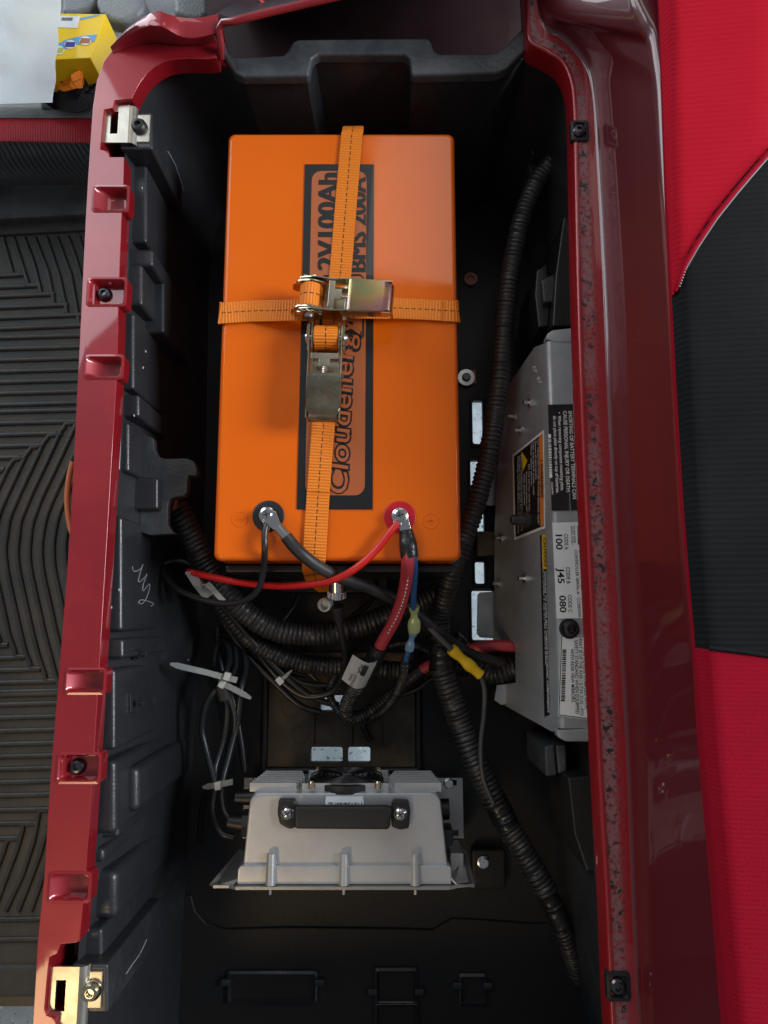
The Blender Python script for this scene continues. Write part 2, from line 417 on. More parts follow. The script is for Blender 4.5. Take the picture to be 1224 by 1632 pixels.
def ribbon(name, pts, wdir, width, th, m, parent=None, step=.004):
    path = catmull(pts, step); wd = Vector(wdir).normalized(); n = len(path); bm = bmesh.new(); uvl = bm.loops.layers.uv.new('UVMap')
    rows = []; s = 0
    for i, p in enumerate(path):
        t = (path[min(i + 1, n - 1)] - path[max(i - 1, 0)]).normalized()
        x = (wd - t * wd.dot(t)).normalized(); nn = x.cross(t)
        if i: s += (p - path[i - 1]).length
        wv = width if not callable(width) else width(i / (n - 1))
        e = wv * .5
        rows.append(([p - x * e, p - x * (e * .92) + nn * th * .5, p + x * (e * .92) + nn * th * .5, p + x * e, p + x * (e * .92) - nn * th * .5, p - x * (e * .92) - nn * th * .5], s))
    vs = [[bm.verts.new(q) for q in r] for r, _ in rows]; us = [0, .03, .97, 1, .97, .03]
    for i in range(n - 1):
        for k in range(6):
            j = (k + 1) % 6
            f = bm.faces.new((vs[i][k], vs[i][j], vs[i + 1][j], vs[i + 1][k]))
            for lp, uv in zip(f.loops, ((rows[i][1], us[k]), (rows[i][1], us[j]), (rows[i + 1][1], us[j]), (rows[i + 1][1], us[k]))): lp[uvl].uv = uv
    bm.faces.new(vs[0][::-1]); bm.faces.new(vs[-1])
    return obj(name, bm, m, parent, 40)

# ================================================================== SETTING
o = obj('garage_floor', quad([(-9, -9, -.34), (9, -9, -.34), (9, 9, -.34), (-9, 9, -.34)]), EPOXY, None, 0); tag(o, kind='structure')

# ================================================================== GOLF CART BODY (red shell)
body = thing('cart_body', (0, 0, 0), 'glossy red golf cart body shell framing the open battery compartment', 'cart body')
ZR = .29
outer = [(24, 1900), (40, 1760), (52, 1632), (60, 1500), (70, 1400), (80, 1240), (90, 1120), (103, 960), (113, 820), (122, 640), (130, 480), (137, 340), (143, 240), (148, 170), (154, 130), (165, 98), (185, 72), (214, 64), (245, 58), (262, 62), (285, 66), (315, 66), (345, 58)]
POCK = [(298, 336, 152, 205), (445, 486, 143, 201), (568, 602, 139, 196), (1067, 1104, 108, 168), (1202, 1246, 95, 160), (1392, 1436, 82, 144)]
inner_line = [(347, 80), (345, 92), (330, 94), (300, 93), (275, 95), (262, 98), (247, 106), (235, 116), (224, 130), (217, 142), (210, 157), (183, 160), (180, 172), (166, 175), (160, 238), (173, 241), (175, 250), (198, 250), (197, 298)]
def inner_u(v):                     # the rail's inner edge
    k = [(250, 198), (450, 190), (488, 189), (570, 187), (680, 183), (800, 176), (850, 172), (1000, 165), (1067, 158), (1200, 150), (1390, 137), (1500, 127)]
    for (a, b), (c, d) in zip(k, k[1:]):
        if a <= v <= c: return b + (d - b) * (v - a) / (c - a)
    return k[-1][1]
inn = list(inner_line)
for v0, v1, ul, ur in POCK:
    inn += [(inner_u(v0), v0), (ul + 4, v0), (ul, v0 + 4), (ul, v1 - 4), (ul + 4, v1), (inner_u(v1), v1)]
inn += [(127, 1500), (120, 1503), (97, 1505), (91, 1520), (79, 1526), (75, 1560), (71, 1608), (74, 1618), (90, 1624), (88, 1640), (112, 1668), (96, 1900)]
pts = [P(u, v, ZR) for u, v in outer + inn]
obj('rail', prism(pts, ZR - .022, ZR, bev=.0028), RED, body, 60)
# outer skirt of the shell, from the rail's outer edge down
sk = [P(u, v, ZR) for u, v in outer[:-7]]
skp = [(p.x + .006, p.y) for p in sk] + [(p.x + .012, p.y) for p in sk[::-1]]
obj('side_skirt', prism(skp, -.1, ZR - .004), RED, body, 50)
for i, (v0, v1, ul, ur) in enumerate(POCK):
    # recessed tray: raised rim flush with rail, sloping end, floor 11 mm lower
    zf = ZR - .012
    A = [P(ul, v0, ZR), P(ur, v0, ZR), P(ur, v1, ZR), P(ul, v1, ZR)]
    x0 = A[0].x - .0025; x1 = A[1].x; ya = A[0].y + .002; yb = A[2].y - .002
    t = bmesh.new()
    def ring(x0, x1, y0, y1, z, r=.004): return [Vector((x, y, z)) for x, y in roundrect(x0, x1, y0, y1, r, 3)]
    rows = [ring(x0, x1 + .0015, yb, ya, ZR - .016), ring(x0, x1 + .002, yb, ya, ZR + .0006), ring(x0 + .0022, x1 - .0008, yb + .0022, ya - .0022, ZR + .0012),
            ring(x0 + .004, x1 - .0025, yb + .0036, ya - .0036, ZR - .001), ring(x0 + (.016 if i not in (1, 4) else .008), x1 - .0034, yb + .0052, ya - .0065, zf, .002)]
    bm = loft(rows, closed=True); bm.faces.new([bm.verts.new(p) for p in rows[-1]]); bmesh.ops.remove_doubles(bm, verts=bm.verts, dist=1e-5)
    obj('pocket', bm, RED, body, 45)
def socket_screw(parent, p, r, h, m, name='screw', axis=(0, 0, 1)):
    ax = Vector(axis).normalized()
    bm = lathe(p, ax, [(r * 1.1, 0), (r * 1.1, h * .3), (r * 1.02, h * .55), (r * .8, h * .9), (r * .55, h), (r * .46, h), (r * .40, h * .5), (0, h * .5)], 20)
    s = obj(name, bm, m, parent, 30)
    x, y, d = frame_of(ax); b2 = None
    for k in range(3):
        a = math.pi * k / 3; e = (x * math.cos(a) + y * math.sin(a)) * r * .5; q = Vector(p) + ax * h * .72
        b2 = sweep([q - e, q + e], r * .09, 5, b2)
    return s
for u, v in ((164, 466), (121, 1223)):
    socket_screw(body, P(u, v, ZR - .006) - Vector((0, 0, .006)), .0074, .0062, DARKST)
# corner ridge at the far left corner
back = [(176, 74, .29), (196, 52, .305), (222, 32, .315), (249, 17, .322), (266, 22, .322), (290, 28, .318), (318, 28, .314), (348, 22, .312)]
top_ = [(178, 80, .291), (200, 60, .305), (224, 46, .316), (246, 40, .326), (266, 46, .322), (288, 58, .312), (316, 60, .308), (350, 50, .308)]
frt = [(180, 86, .2905), (204, 76, .2905), (228, 70, .2905), (252, 68, .291), (272, 70, .291), (292, 72, .291), (318, 71, .291), (347, 66, .291)]
rows = []
for r in (back, top_, frt): rows.append(catmull([P(*q) for q in r], .006))
n = min(len(r) for r in rows)
rs = []
for r in rows: rs.append([r[int(round(i * (len(r) - 1) / (n - 1)))] for i in range(n)])
dn = [Vector((p.x, p.y, .10)) for p in rs[0]]
mid = [(a * .35 + b * .65) + Vector((0, 0, .003)) for a, b in zip(rs[0], rs[1])]
m2 = [(a * .5 + b * .5) + Vector((0, 0, .001)) for a, b in zip(rs[1], rs[2])]
obj('corner_ridge', loft([dn, rs[0], mid, rs[1], m2, rs[2]]), RED, body, 50)
obj('rim_edge', tube(pxpath([(352, 92, .285), (352, 70, .30), (350, 40, .312), (372, 34, .318), (420, 22, .32), (500, 3, .325), (580, -14, .33), (700, -34, .335), (830, -50, .33)]), .0042, .01, 10), RED, body, 60)
bk = pxpath([(345, 24, .31), (372, 32, .314), (420, 20, .316), (500, 1, .322), (580, -16, .327), (700, -36, .33), (860, -60, .33)])
BURG = mat('dark_red_bulkhead', (0.020, 0.009, 0.011), 0.5, coat=.05, spec=.25, var=1, vscale=6, var_col=(.035, .016, .016))
obj('back_panel', loft([[p + Vector((0, .002, 0)) for p in bk], [Vector((p.x, p.y + .30, .05)) for p in bk]]), BURG, body, 50)
obj('bulkhead_panel', loft([[P(330, -80, .20), P(900, -80, .20)], [P(330, 50, .205), P(900, 50, .205)], [P(330, 140, .19), P(900, 140, .19)]]), BURG, body, 40)

# right flange + side panel lofted through stations (inner lip, crease, top of panel)
ST = [((833, -60), (852, -70), (990, -90)), ((838, 20), (856, 8), (1005, -10)), ((841, 66), (868, 48), (1022, 30)), ((868, 84), (893, 63), (1036, 55)), ((893, 101), (916, 85), (1042, 90)),
      ((907, 130), (935, 114), (1047, 125)), ((912, 170), (944, 155), (1050, 170)), ((914, 250), (950, 250), (1055, 260)), ((918, 450), (960, 450), (1068, 450)), ((926, 700), (970, 700), (1082, 700)),
      ((938, 950), (983, 950), (1097, 950)), ((950, 1200), (997, 1200), (1126, 1200)), ((963, 1430), (1006, 1430), (1147, 1430)), ((972, 1632), (1016, 1632), (1168, 1632)), ((982, 1760), (1025, 1760), (1182, 1760))]
ZT = .402
ci = catmull([P(*s[0], ZR) for s in ST], .001); cc = catmull([P(*s[1], ZR) for s in ST], .001); ct = catmull([P(*s[2], ZT) for s in ST], .001)
# keep the three rows in step: sample between stations
def stepped(k, z, per=10):
    pts = [P(*s[k], z) for s in ST]; P_ = [pts[0] * 2 - pts[1]] + pts + [pts[-1] * 2 - pts[-2]]; out = []
    for i in range(1, len(P_) - 2):
        a, b, c, d = P_[i - 1:i + 3]
        for q in range(per):
            t = q / per
            out.append(0.5 * ((2 * b) + (c - a) * t + (2 * a - 5 * b + 4 * c - d) * t * t + (3 * b - a - 3 * c + d) * t ** 3))
    out.append(pts[-1]); return out
I_, C_, T_ = stepped(0, ZR), stepped(1, ZR), stepped(2, ZT)
up = Vector((0, 0, 1))
def outw(i, a, b): return (b[i] - a[i]).normalized()
fl = [[] for _ in range(8)]
for i in range(len(I_)):
    d = Vector(C_[i] - I_[i]); d.normalize()
    fl[0].append(I_[i] - up * .026); fl[1].append(I_[i] + up * .0005); fl[2].append(I_[i] + d * .0026 + up * .0022); a_ = I_[i] + d * .005 + up * .0012
    for k, f in enumerate((0, .15, .4, .65, 1)): fl[3 + k].append(a_.lerp(C_[i] + up * .0008, f))
bmf = loft(fl)
fo = obj('flange', bmf, FLANGE, body, 70)
at_ = fo.data.attributes.new('across', 'FLOAT', 'POINT')   # 0 at the inner lip, 1 at the crease: wear sits along the middle
at_.data.foreach_set('value', [a for a in (0, 0, 0, .05, .3, .55, .8, 1) for _ in range(len(I_))])
def flange_wear(m):
    nt = m.node_tree; N = nt.nodes; L = nt.links; b = N['Principled BSDF']
    at = N.new('ShaderNodeAttribute'); at.attribute_name = 'across'; tc = N.new('ShaderNodeTexCoord')
    win = N.new('ShaderNodeValToRGB'); e = win.color_ramp.elements
    e[0].position = 0.0; e[0].color = (0, 0, 0, 1); e[1].position = 1.0; e[1].color = (0, 0, 0, 1)
    for p_, v_ in ((.06, .15), (.2, 1), (.62, 1), (.8, .25)):
        q = e.new(p_); q.color = (v_, v_, v_, 1)
    L.new(at.outputs['Fac'], win.inputs['Fac'])
    def noise(sc, det, lo, hi):
        n = N.new('ShaderNodeTexNoise'); n.inputs['Scale'].default_value = sc; n.inputs['Detail'].default_value = det; n.inputs['Roughness'].default_value = .7
        L.new(tc.outputs['Object'], n.inputs['Vector'])
        r = N.new('ShaderNodeMapRange'); r.inputs['From Min'].default_value = lo; r.inputs['From Max'].default_value = hi
        L.new(n.outputs['Fac'], r.inputs['Value']); return r.outputs['Result']
    def mul(a, c):
        n = N.new('ShaderNodeMath'); n.operation = 'MULTIPLY'; L.new(a, n.inputs[0])
        if hasattr(c, 'links'): L.new(c, n.inputs[1])
        else: n.inputs[1].default_value = c
        return n.outputs[0]
    grey = mul(mul(noise(210, 6, .36, .52), win.outputs['Color']), noise(7, 2, .26, .46))
    blk = mul(mul(noise(150, 4, .54, .57), win.outputs['Color']), noise(15, 3, .47, .53))
    m1 = N.new('ShaderNodeMix'); m1.data_type = 'RGBA'; m1.inputs['A'].default_value = b.inputs['Base Color'].default_value; m1.inputs['B'].default_value = (.25, .155, .16, 1)
    L.new(mul(grey, .8), m1.inputs['Factor'])
    m2_ = N.new('ShaderNodeMix'); m2_.data_type = 'RGBA'; m2_.inputs['B'].default_value = (.022, .024, .026, 1)
    L.new(m1.outputs['Result'], m2_.inputs['A']); L.new(blk, m2_.inputs['Factor']); L.new(m2_.outputs['Result'], b.inputs['Base Color'])
    inv = N.new('ShaderNodeMath'); inv.operation = 'SUBTRACT'; inv.inputs[0].default_value = .7; inv.use_clamp = True; L.new(grey, inv.inputs[1]); L.new(inv.outputs[0], b.inputs['Coat Weight'])
    bp = N.new('ShaderNodeBump'); bp.inputs['Strength'].default_value = .5; bp.inputs['Distance'].default_value = .0006; bp.invert = True
    L.new(blk, bp.inputs['Height']); L.new(bp.outputs['Normal'], b.inputs['Normal'])
flange_wear(FLANGE)
pn = [[] for _ in range(12)]
for i in range(len(I_)):
    d = Vector((C_[i] - I_[i]).xy.to_3d()); d.normalize()
    c = C_[i]; t = T_[i]
    pn[0].append(c + up * .0008); pn[1].append(c + d * .0025 + up * .0022); pn[2].append(c + d * .0045 + up * .0065)
    c2 = c + d * .0052 + up * .016
    t2 = t - up * .012
    for k, f in enumerate((0, .3, .65, 1)):
        bow = math.sin(math.pi * f) * .003
        pn[3 + k].append(c2.lerp(t2, f) - d * bow * 0)
    pn[7].append(t2 + d * .0008 + up * .006); pn[8].append(t + d * .004 + up * -.0015); pn[9].append(t + d * .010 + up * .0005); pn[10].append(t + d * .030 - up * .001); pn[11].append(t + d * .12 - up * .02)
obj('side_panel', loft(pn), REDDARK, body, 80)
for u0, u1, v0, v1 in ((909, 939, 192, 224), (966, 1006, 1549, 1596)):
    a = P(u0, v0, ZR + .003); b_ = P(u1, v1, ZR + .003); cx, cy = (a.x + b_.x) / 2, (a.y + b_.y) / 2; sx, sy = abs(a.x - b_.x), abs(a.y - b_.y)
    rows = []
    for ins, z in ((0, ZR - .004), (0, ZR + .0032), (.003, ZR + .004), (.0045, ZR + .0012)):
        rows.append([Vector((x, y, z)) for x, y in roundrect(cx - sx / 2 + ins, cx + sx / 2 - ins, cy - sy / 2 + ins, cy + sy / 2 - ins, .003, 3)])
    bm = loft(rows, closed=True); bm.faces.new([bm.verts.new(p) for p in rows[-1]]); bmesh.ops.remove_doubles(bm, verts=bm.verts, dist=1e-5)
    obj('bolt_pocket', bm, BLACKM, body, 40)
    socket_screw(body, (cx - .001, cy, ZR + .0012), .0070, .0048, DARKST)

# ================================================================== BATTERY TUB (black moulded liner)
tub = thing('battery_tub', (0, 0, 0), 'black moulded plastic tub lining the battery compartment under the red rails', 'battery tub')
loop = [(55, 1760), (127, 1500), (150, 1220), (163, 1050), (176, 830), (188, 560), (196, 330), (201, 220), (207, 175), (217, 145), (232, 122), (250, 108), (275, 100), (305, 100), (345, 100), (375, 116), (386, 122), (488, 122), (492, 98), (502, 90), (650, 90), (656, 98), (657, 122), (790, 120), (815, 104), (843, 78), (866, 92), (893, 106), (908, 138), (922, 200), (940, 300), (955, 450), (964, 700), (976, 950), (988, 1200), (998, 1430), (1008, 1632), (1025, 1760)]
tl = [P(u, v, .268) for u, v in loop]
tl = [Vector((-.302, -.56, .268))] + tl[1:-1] + [Vector((.28, -.56, .268))]
def drift(p, f):
    x = p.x * (1 - .11 * f) if p.x < 0 else p.x * (1 - .04 * f)
    return Vector((x, p.y - (.02 * f if p.y > .4 else 0), p.z))
rows = []
for f in (0, .03, .35, .7, 1):
    rows.append([Vector((*drift(p, f).xy, .268 - .272 * f)) for p in tl])
bm = loft([[Vector((p.x, p.y, .2695)) for p in tl]] + rows, closed=True)
obj('wall', bm, TUB, tub, 40)
def pr(u0, u1, v0, v1, z=0):         # pixel rect -> world rect
    a = P((u0 + u1) / 2, v0, z); b = P((u0 + u1) / 2, v1, z); vm = (v0 + v1) / 2
    return (P(u0, vm, z).x, P(u1, vm, z).x, b.y, a.y)
holes = [pr(753, 769, 640, 708), pr(750, 774, 735, 800), pr(757, 771, 818, 850), pr(757, 772, 896, 930), pr(752, 786, 942, 1020), pr(496, 546, 1190, 1214), pr(555, 590, 1190, 1214), pr(512, 562, 1108, 1132)]
obj('floor_panel', plate_holes(-.37, .30, -.565, .74, -.006, 0, holes), FLOORM, tub, 20)
# raised rims round the openings
for h in holes:
    rows = []
    for e, z in ((.004, -.001), (.004, .0035), (.001, .0045), (.0002, .0035), (.0002, -.004)):
        rows.append([Vector((x, y, z)) for x, y in roundrect(h[0] - e, h[1] + e, h[2] - e, h[3] + e, .003, 3)])
    obj('opening_rim', loft(rows, closed=True), FLOORM, tub, 40)
# brown dusty tray plates between battery and charger
x0, x1, y0, y1 = pr(428, 662, 1040, 1222)
th = [h for h in holes[5:]]
obj('floor_tray', plate_holes(x0, x1, y0, y1, .0005, .005, [(max(h[0] - .001, x0), h[1] + .001, h[2] - .001, h[3] + .001) for h in th]), TRAYM, tub, 20)
bm = None
for a, b_ in (((x0 - .004, y0 - .004), (x1 + .004, y0 - .004)), ((x0 - .004, y0 - .004), (x0 - .004, y1)), ((x1 + .004, y0 - .004), (x1 + .004, y1))):
    bm = sweep([Vector((*a, .004)), Vector((*b_, .004))], .0055, 10, bm)
obj('tray_rim', bm, BLACKM, tub, 50)
for u, v in ((462, 1130), (640, 1130), (478, 1170)):
    p = P(u, v, .005); obj('moulded_ring', lathe(p, (0, 0, 1), [(.0125, 0), (.0125, .0012), (.011, .0012), (.011, 0)], 24), TRAYM, tub)
for u in (500, 560, 608):
    p = P(u, 1140, .005); q = P(u, 1185, .005); obj('tray_rib', box((p.x + q.x) / 2, (p.y + q.y) / 2, .006, .003, abs(p.y - q.y), .006, bev=.001), TRAYM, tub)
# tub ledge along the far end
lp = [(350, 58), (358, 66), (364, 88), (372, 95), (386, 96), (452, 92), (460, 84), (466, 72), (474, 67), (680, 65), (686, 70), (692, 86), (700, 90), (784, 89), (800, 82), (832, 48), (845, 76), (818, 103), (808, 114), (790, 121), (656, 124), (652, 98), (645, 91), (508, 91), (498, 97), (492, 125), (386, 126), (374, 120), (352, 86), (346, 70)]
obj('ledge', prism([P(u, v, .27) for u, v in lp], .262, .2745, bev=.003), LEDGE, tub, 50)
# the two bracket bosses, wall pads and ribs
def wallbox(u0, u1, v0, v1, zt, zb, bev=.004, m=TUB, name='wall_rib'):
    a = P(u0, v0, zt); b = P(u1, v0, zt); c = P(u1, v1, zt); d = P(u0, v1, zt)
    bm = bmesh.new(); sh = Vector((.012, 0, 0)) * 0
    V = [bm.verts.new(p) for p in (a, b, c, d)]; W = [bm.verts.new(Vector((p.x, p.y, zb))) for p in (a, b, c, d)]
    # let the back sink into the wall lower down, following the wall's draft
    W[0].co.x -= .02; W[3].co.x -= .02; V[0].co.x -= .004; V[3].co.x -= .004
    bm.faces.new(V); bm.faces.new(W[::-1])
    for i in range(4): bm.faces.new((W[i], W[(i + 1) % 4], V[(i + 1) % 4], V[i]))
    bmesh.ops.recalc_face_normals(bm, faces=bm.faces)
    bmesh.ops.bevel(bm, geom=list(bm.edges), offset=bev, segments=3, profile=.5, affect='EDGES', clamp_overlap=True)
    return obj(name, bm, m, tub, 50)
wallbox(196, 243, 178, 237, .276, .155, .003, name='bracket_boss')
wallbox(120, 172, 1537, 1616, .276, .11, .003, name='bracket_boss')
wallbox(196, 244, 396, 424, .25, .155, .0045); wallbox(196, 227, 420, 486, .25, .12, .0045); wallbox(205, 262, 436, 530, .205, .09, .004, name='wall_pad')
wallbox(176, 222, 628, 664, .25, .15); wallbox(172, 252, 760, 812, .215, .12)
def pad(v0, v1, prot, zt, zb, bev=.0042):
    u = (inner_u(v0) + inner_u(v1)) / 2; return wallbox(u - 6, u + prot + 13, v0, v1, zt, zb, bev, name='wall_pad')
pad(262, 386, 26, .245, .07); pad(498, 620, 14, .255, .03); pad(672, 752, 12, .25, .03); pad(822, 1006, 12, .26, .02)
pad(1018, 1050, 22, .262, .05, .004); pad(1066, 1196, 16, .262, .02); wallbox(150, 184, 1212, 1330, .262, .08, .006); pad(1222, 1296, 62, .225, .02, .008); pad(1306, 1336, 34, .24, .04)
pad(1352, 1376, 14, .25, .02, .005); pad(1388, 1468, 40, .24, .02, .009); pad(1480, 1528, 22, .255, .02)
br = [(226, 690), (244, 698), (246, 716), (252, 727), (262, 731), (298, 730), (309, 735), (314, 747), (314, 757), (300, 758), (298, 784), (294, 790), (278, 792), (270, 796), (267, 808), (267, 836), (274, 847), (282, 850), (240, 853), (222, 848)]
obj('cable_guard', prism([P(u, v, .2) for u, v in br], .188, .2, bev=.002), LEDGE, tub, 50)
# lower end of the tub: stepped floor, moulded slots, right-hand guides
seg = pxpath([(306, 1425, .0), (312, 1450, 0), (330, 1470, 0), (360, 1479, 0), (460, 1476, 0), (630, 1478, 0), (690, 1480, 0), (705, 1470, 0), (720, 1462, 0), (790, 1466, 0), (840, 1470, 0)])
obj('floor_step', prism([(p.x, p.y) for p in seg] + [(.29, P(840, 1470, 0).y), (.29, -.55), (-.36, -.55), (-.36, P(306, 1425, 0).y)], .0004, .0035, bev=.0025), FLOORM, tub, 60)
for u0, u1, v0, v1 in ((368, 502, 1548, 1590), (602, 660, 1543, 1592), (602, 662, 1596, 1640), (735, 770, 1552, 1592)):
    h = pr(u0, u1, v0, v1)
    rows = [[Vector((x, y, z)) for x, y in roundrect(h[0] - e, h[1] + e, h[2] - e, h[3] + e, .003, 3)] for e, z in ((.005, -.001), (.004, .008), (.001, .010), (0, .008), (-.002, .001))]
    bm = loft(rows, closed=True); obj('moulded_slot', bm, TUB, tub, 40)
for u, v in ((362, 1560), (510, 1560), (594, 1575), (668, 1575), (728, 1565), (776, 1565)):
    p = P(u, v, .0); obj('moulded_tab', box(p.x, p.y, .006, .013, .009, .012, bev=.002), TUB, tub, 40)
def guide(l, z0, z1, m=LEDGE, name='guide_block'): return obj(name, prism([P(u, v, z1) for u, v in l], z0, z1, bev=.0025), m, tub, 50)
guide([(855, 430), (872, 420), (878, 470), (875, 520), (858, 522), (852, 470)], .05, .16, BLACKM)
guide([(862, 445), (884, 436), (888, 480), (866, 482)], .1, .17)
guide([(898, 345), (918, 340), (922, 520), (880, 520), (885, 440), (893, 380)], .1, .18, BLACKM)
guide([(845, 205), (862, 200), (866, 240), (848, 246)], .02, .13); guide([(842, 262), (858, 258), (862, 288), (846, 290)], .02, .12)
guide([(868, 1190), (884, 1186), (888, 1236), (870, 1238)], .03, .14); guide([(886, 1188), (902, 1186), (904, 1230), (890, 1234)], .03, .14)
guide([(905, 1240), (950, 1235), (958, 1390), (935, 1390), (915, 1330)], .06, .17, BLACKM)
for u, v in ((750, 446),):
    p = P(u, v, .001); obj('floor_grommet', lathe(p, (0, 0, 1), [(.010, 0), (.010, .004), (.006, .004), (.005, .0005), (0, .0005)], 20), mat('copper_hole', (.45, .20, .12), .5), tub)
p = P(775, 868, .0); obj('floor_block', box(p.x, p.y, .012, .034, .034, .024, bev=.004), TRAYM, tub)
obj('floor_boss', lathe(p + Vector((0, 0, .024)), (0, 0, 1), [(.011, 0), (.011, .002), (.008, .002), (.008, .0005), (0, .0005)], 20), TRAYM, tub)
p = P(535, 930, .0); obj('anchor_block', box(p.x, p.y, .02, .15, .03, .04, bev=.004), BLACKM, tub)
p = P(820, 1400, .0)
obj('charger_mount_pad', box(*P(776, 1378, 0).xy, .01, .045, .05, .02, bev=.004), FLOORM, tub)

# ================================================================== HINGE BRACKETS on the left rail
def hinge(label, pl, slot, low, bolt, m, flip):
    root = thing('hinge_bracket', P(*bolt, .27), label, 'hinge bracket', 'steel hinge brackets on the left rail')
    z = .284
    A = pr(*pl, z); S = pr(*slot, z)
    bm = plate_holes(A[0], A[1], A[2], A[3], z - .003, z, [S])
    obj('slotted_plate', bm, m, root, 30)
    B = pr(*low, .276)
    # rounded step down to the bolted foot
    prof = [(A[1], z - .0004), (A[1] + .004, z - .0012), (A[1] + .0068, z - .004), (A[1] + .008, z - .007), (B[0] + .0035, .2775), (B[0] + .006, .277)]
    obj('bend', loft([[Vector((x, A[2] + .0004, zz)) for x, zz in prof], [Vector((x, A[3] - .0004, zz)) for x, zz in prof]]), m, root, 80)
    obj('foot', box((B[0] + B[1]) / 2, (B[2] + B[3]) / 2, .2765, B[1] - B[0], B[3] - B[2], .0028, bev=.0012), m, root)
    socket_screw(root, P(*bolt, .278), .0085, .007, BLACKM if not flip else YZINC, 'bolt')
hinge('bright steel hinge bracket at the far end of the left rail', (165, 205, 167, 227), (176, 188, 178, 213), (207, 240, 184, 228), (222, 203), MIRROR, False)
hinge('gold tinted hinge bracket at the near end of the left rail', (78, 124, 1541, 1640), (88, 104, 1562, 1612), (130, 164, 1546, 1606), (147, 1578), MIRROR, True)

# ================================================================== BATTERY
zb = .25
bc = P(535, 560, 0)
bat = thing('battery', bc, 'large orange battery lashed down by two crossed orange straps', 'battery')
q = [P(365, 211, zb), P(727, 211, zb), P(733, 895, zb), P(337, 892, zb)]
bx0 = min(q[0].x, q[3].x); bx1 = max(q[1].x, q[2].x)
def rr(x0, x1, y0, y1, r): return roundrect(x0, x1, y0, y1, r, 5)
X0, X1 = (q[0].x + q[3].x) / 2, (q[1].x + q[2].x) / 2; Y0, Y1 = (q[2].y + q[3].y) / 2, (q[0].y + q[1].y) / 2
print('battery', X0, X1, Y0, Y1)
rows = []
for ins, z in ((0, zb - .05), (0, zb - .0055), (.0009, zb - .0028), (.003, zb - .0008), (.0055, zb)):
    rows.append([Vector((x, y, z)) for x, y in rr(X0 + ins, X1 - ins, Y0 + ins, Y1 - ins, .008 - ins * .5)])
bm = loft(rows, closed=True); bm.faces.new([bm.verts.new(p) for p in rows[-1]]); bmesh.ops.remove_doubles(bm, verts=bm.verts, dist=1e-6)
obj('lid', bm, ORANGE, bat, 50)
obj('case', prism(rr(X0 + .004, X1 - .004, Y0 + .006, Y1 - .004, .008), .004, zb - .048), ORANGE, bat, 40)
obj('dark_front_plate', box((X0 + X1) / 2, Y0 - .006, .105, X1 - X0 - .01, .008, .21, bev=.002), BLACKM, tub, 40)  # black plate added to keep the orange case's near face dark
ZL = zb + .0007
lb = [P(486, 262, ZL), P(596, 262, ZL), P(594, 812, ZL), P(473, 812, ZL)]
lab = obj('top_label', slab(lb, (0, 0, 1), .0004), BLACKP, bat, 0)
def lerpq(Q, a, b): return Q[0].lerp(Q[1], a).lerp(Q[3].lerp(Q[2], a), b)
inr = []
RX, RY = .13, .028
for cx, cy, a0 in ((.895 - RX, .962 - RY, 0), (.105 + RX, .962 - RY, 90), (.105 + RX, .022 + RY, 180), (.895 - RX, .022 + RY, 270)):
    for i in range(7):
        a = R(a0 + 15 * i); p = lerpq(lb, cx + RX * math.cos(a), cy + RY * math.sin(a)); inr.append(p + up * .0006)
obj('label_field', slab(inr, (0, 0, 1), .0002), LABELC, lab, 0)
zt_ = ZL + .0011
def lt(s, a, b, c, m, parent, bold=0, it=0, name='lettering', z=None, heavy=0):
    z = zt_ if z is None else z
    return obj(name, text_bm(s, P(*a, z), P(*b, z), P(*c, z), bold, it, heavy), m, parent, 0)
lt('51.2V100Ah', (536, 480), (537, 277), (506, 480), BLACKP, lab, .0, heavy=.05)
lt('LiFePO4', (562, 536), (562, 444), (526, 536), BLACKP, lab, .008, heavy=.03)
lt('BMS 200A', (583, 432), (583, 283), (558, 432), BLACKP, lab, .0, heavy=.05)
fr_ = [P(u, v, zt_) for u, v in ((516, 440), (574, 438), (579, 443), (579, 536), (574, 541), (516, 541), (511, 536), (511, 444), (516, 440))]
obj('printed_frame', sweep(fr_, .0011, 4, flat=.3), BLACKP, lab, 0)
lt('Cloudenergy', (553, 788), (565, 505), (522, 788), BLACKP, lab, .062, .12, z=zt_ + .0001)
lt('Cloudenergy', (553, 786), (565, 507), (522, 786), LABELC, lab, .004, .12, z=zt_ + .0006)
for u, v, s in ((382, 827, '-'), (686, 830, '+')):
    p = P(u, v, zb)
    rg = obj('polarity_ring', lathe(p, (0, 0, 1), [(.0092, 0), (.0088, .0005), (.0080, .0005), (.0076, 0)], 28), ORANGE, bat)
    bm = box(p.x, p.y, p.z + .0002, .010, .0012, .0006)
    if s == '+': bm = box(p.x, p.y, p.z + .0002, .0012, .010, .0006, bm)
    obj('polarity_mark', bm, ORANGE, bat)
REDPL = mat('red_terminal_plastic', (.55, .008, .02), .35)
for u, v, m, lbl in ((428, 823, BLACKM, 'black terminal disc'), (637, 824, REDPL, 'red terminal disc')):
    p = P(u, v, zb)
    td = obj('terminal', lathe(p, (0, 0, 1), [(.0175, 0), (.0175, .0012), (.0165, .0018), (.010, .0018), (.0095, .006), (0, .006)], 32), m, bat, label=lbl)
    b1 = lathe(p + up * .0092, (0, 0, 1), [(.0088, 0), (.0088, .0012), (.0078, .0016), (.0076, .0032), (.0066, .0034), (.0062, .0065), (.0052, .0072), (.0030, .0072), (.0026, .0045), (0, .0045)], 26)
    obj('terminal_bolt', b1, CHROME, td)
    for a in (.3, .3 + math.pi / 2):
        e = Vector((math.cos(a), math.sin(a), 0)) * .0042
        obj('bolt_slot', sweep([p + up * .0164 - e, p + up * .0164 + e], .0006, 5), DARKST, td)

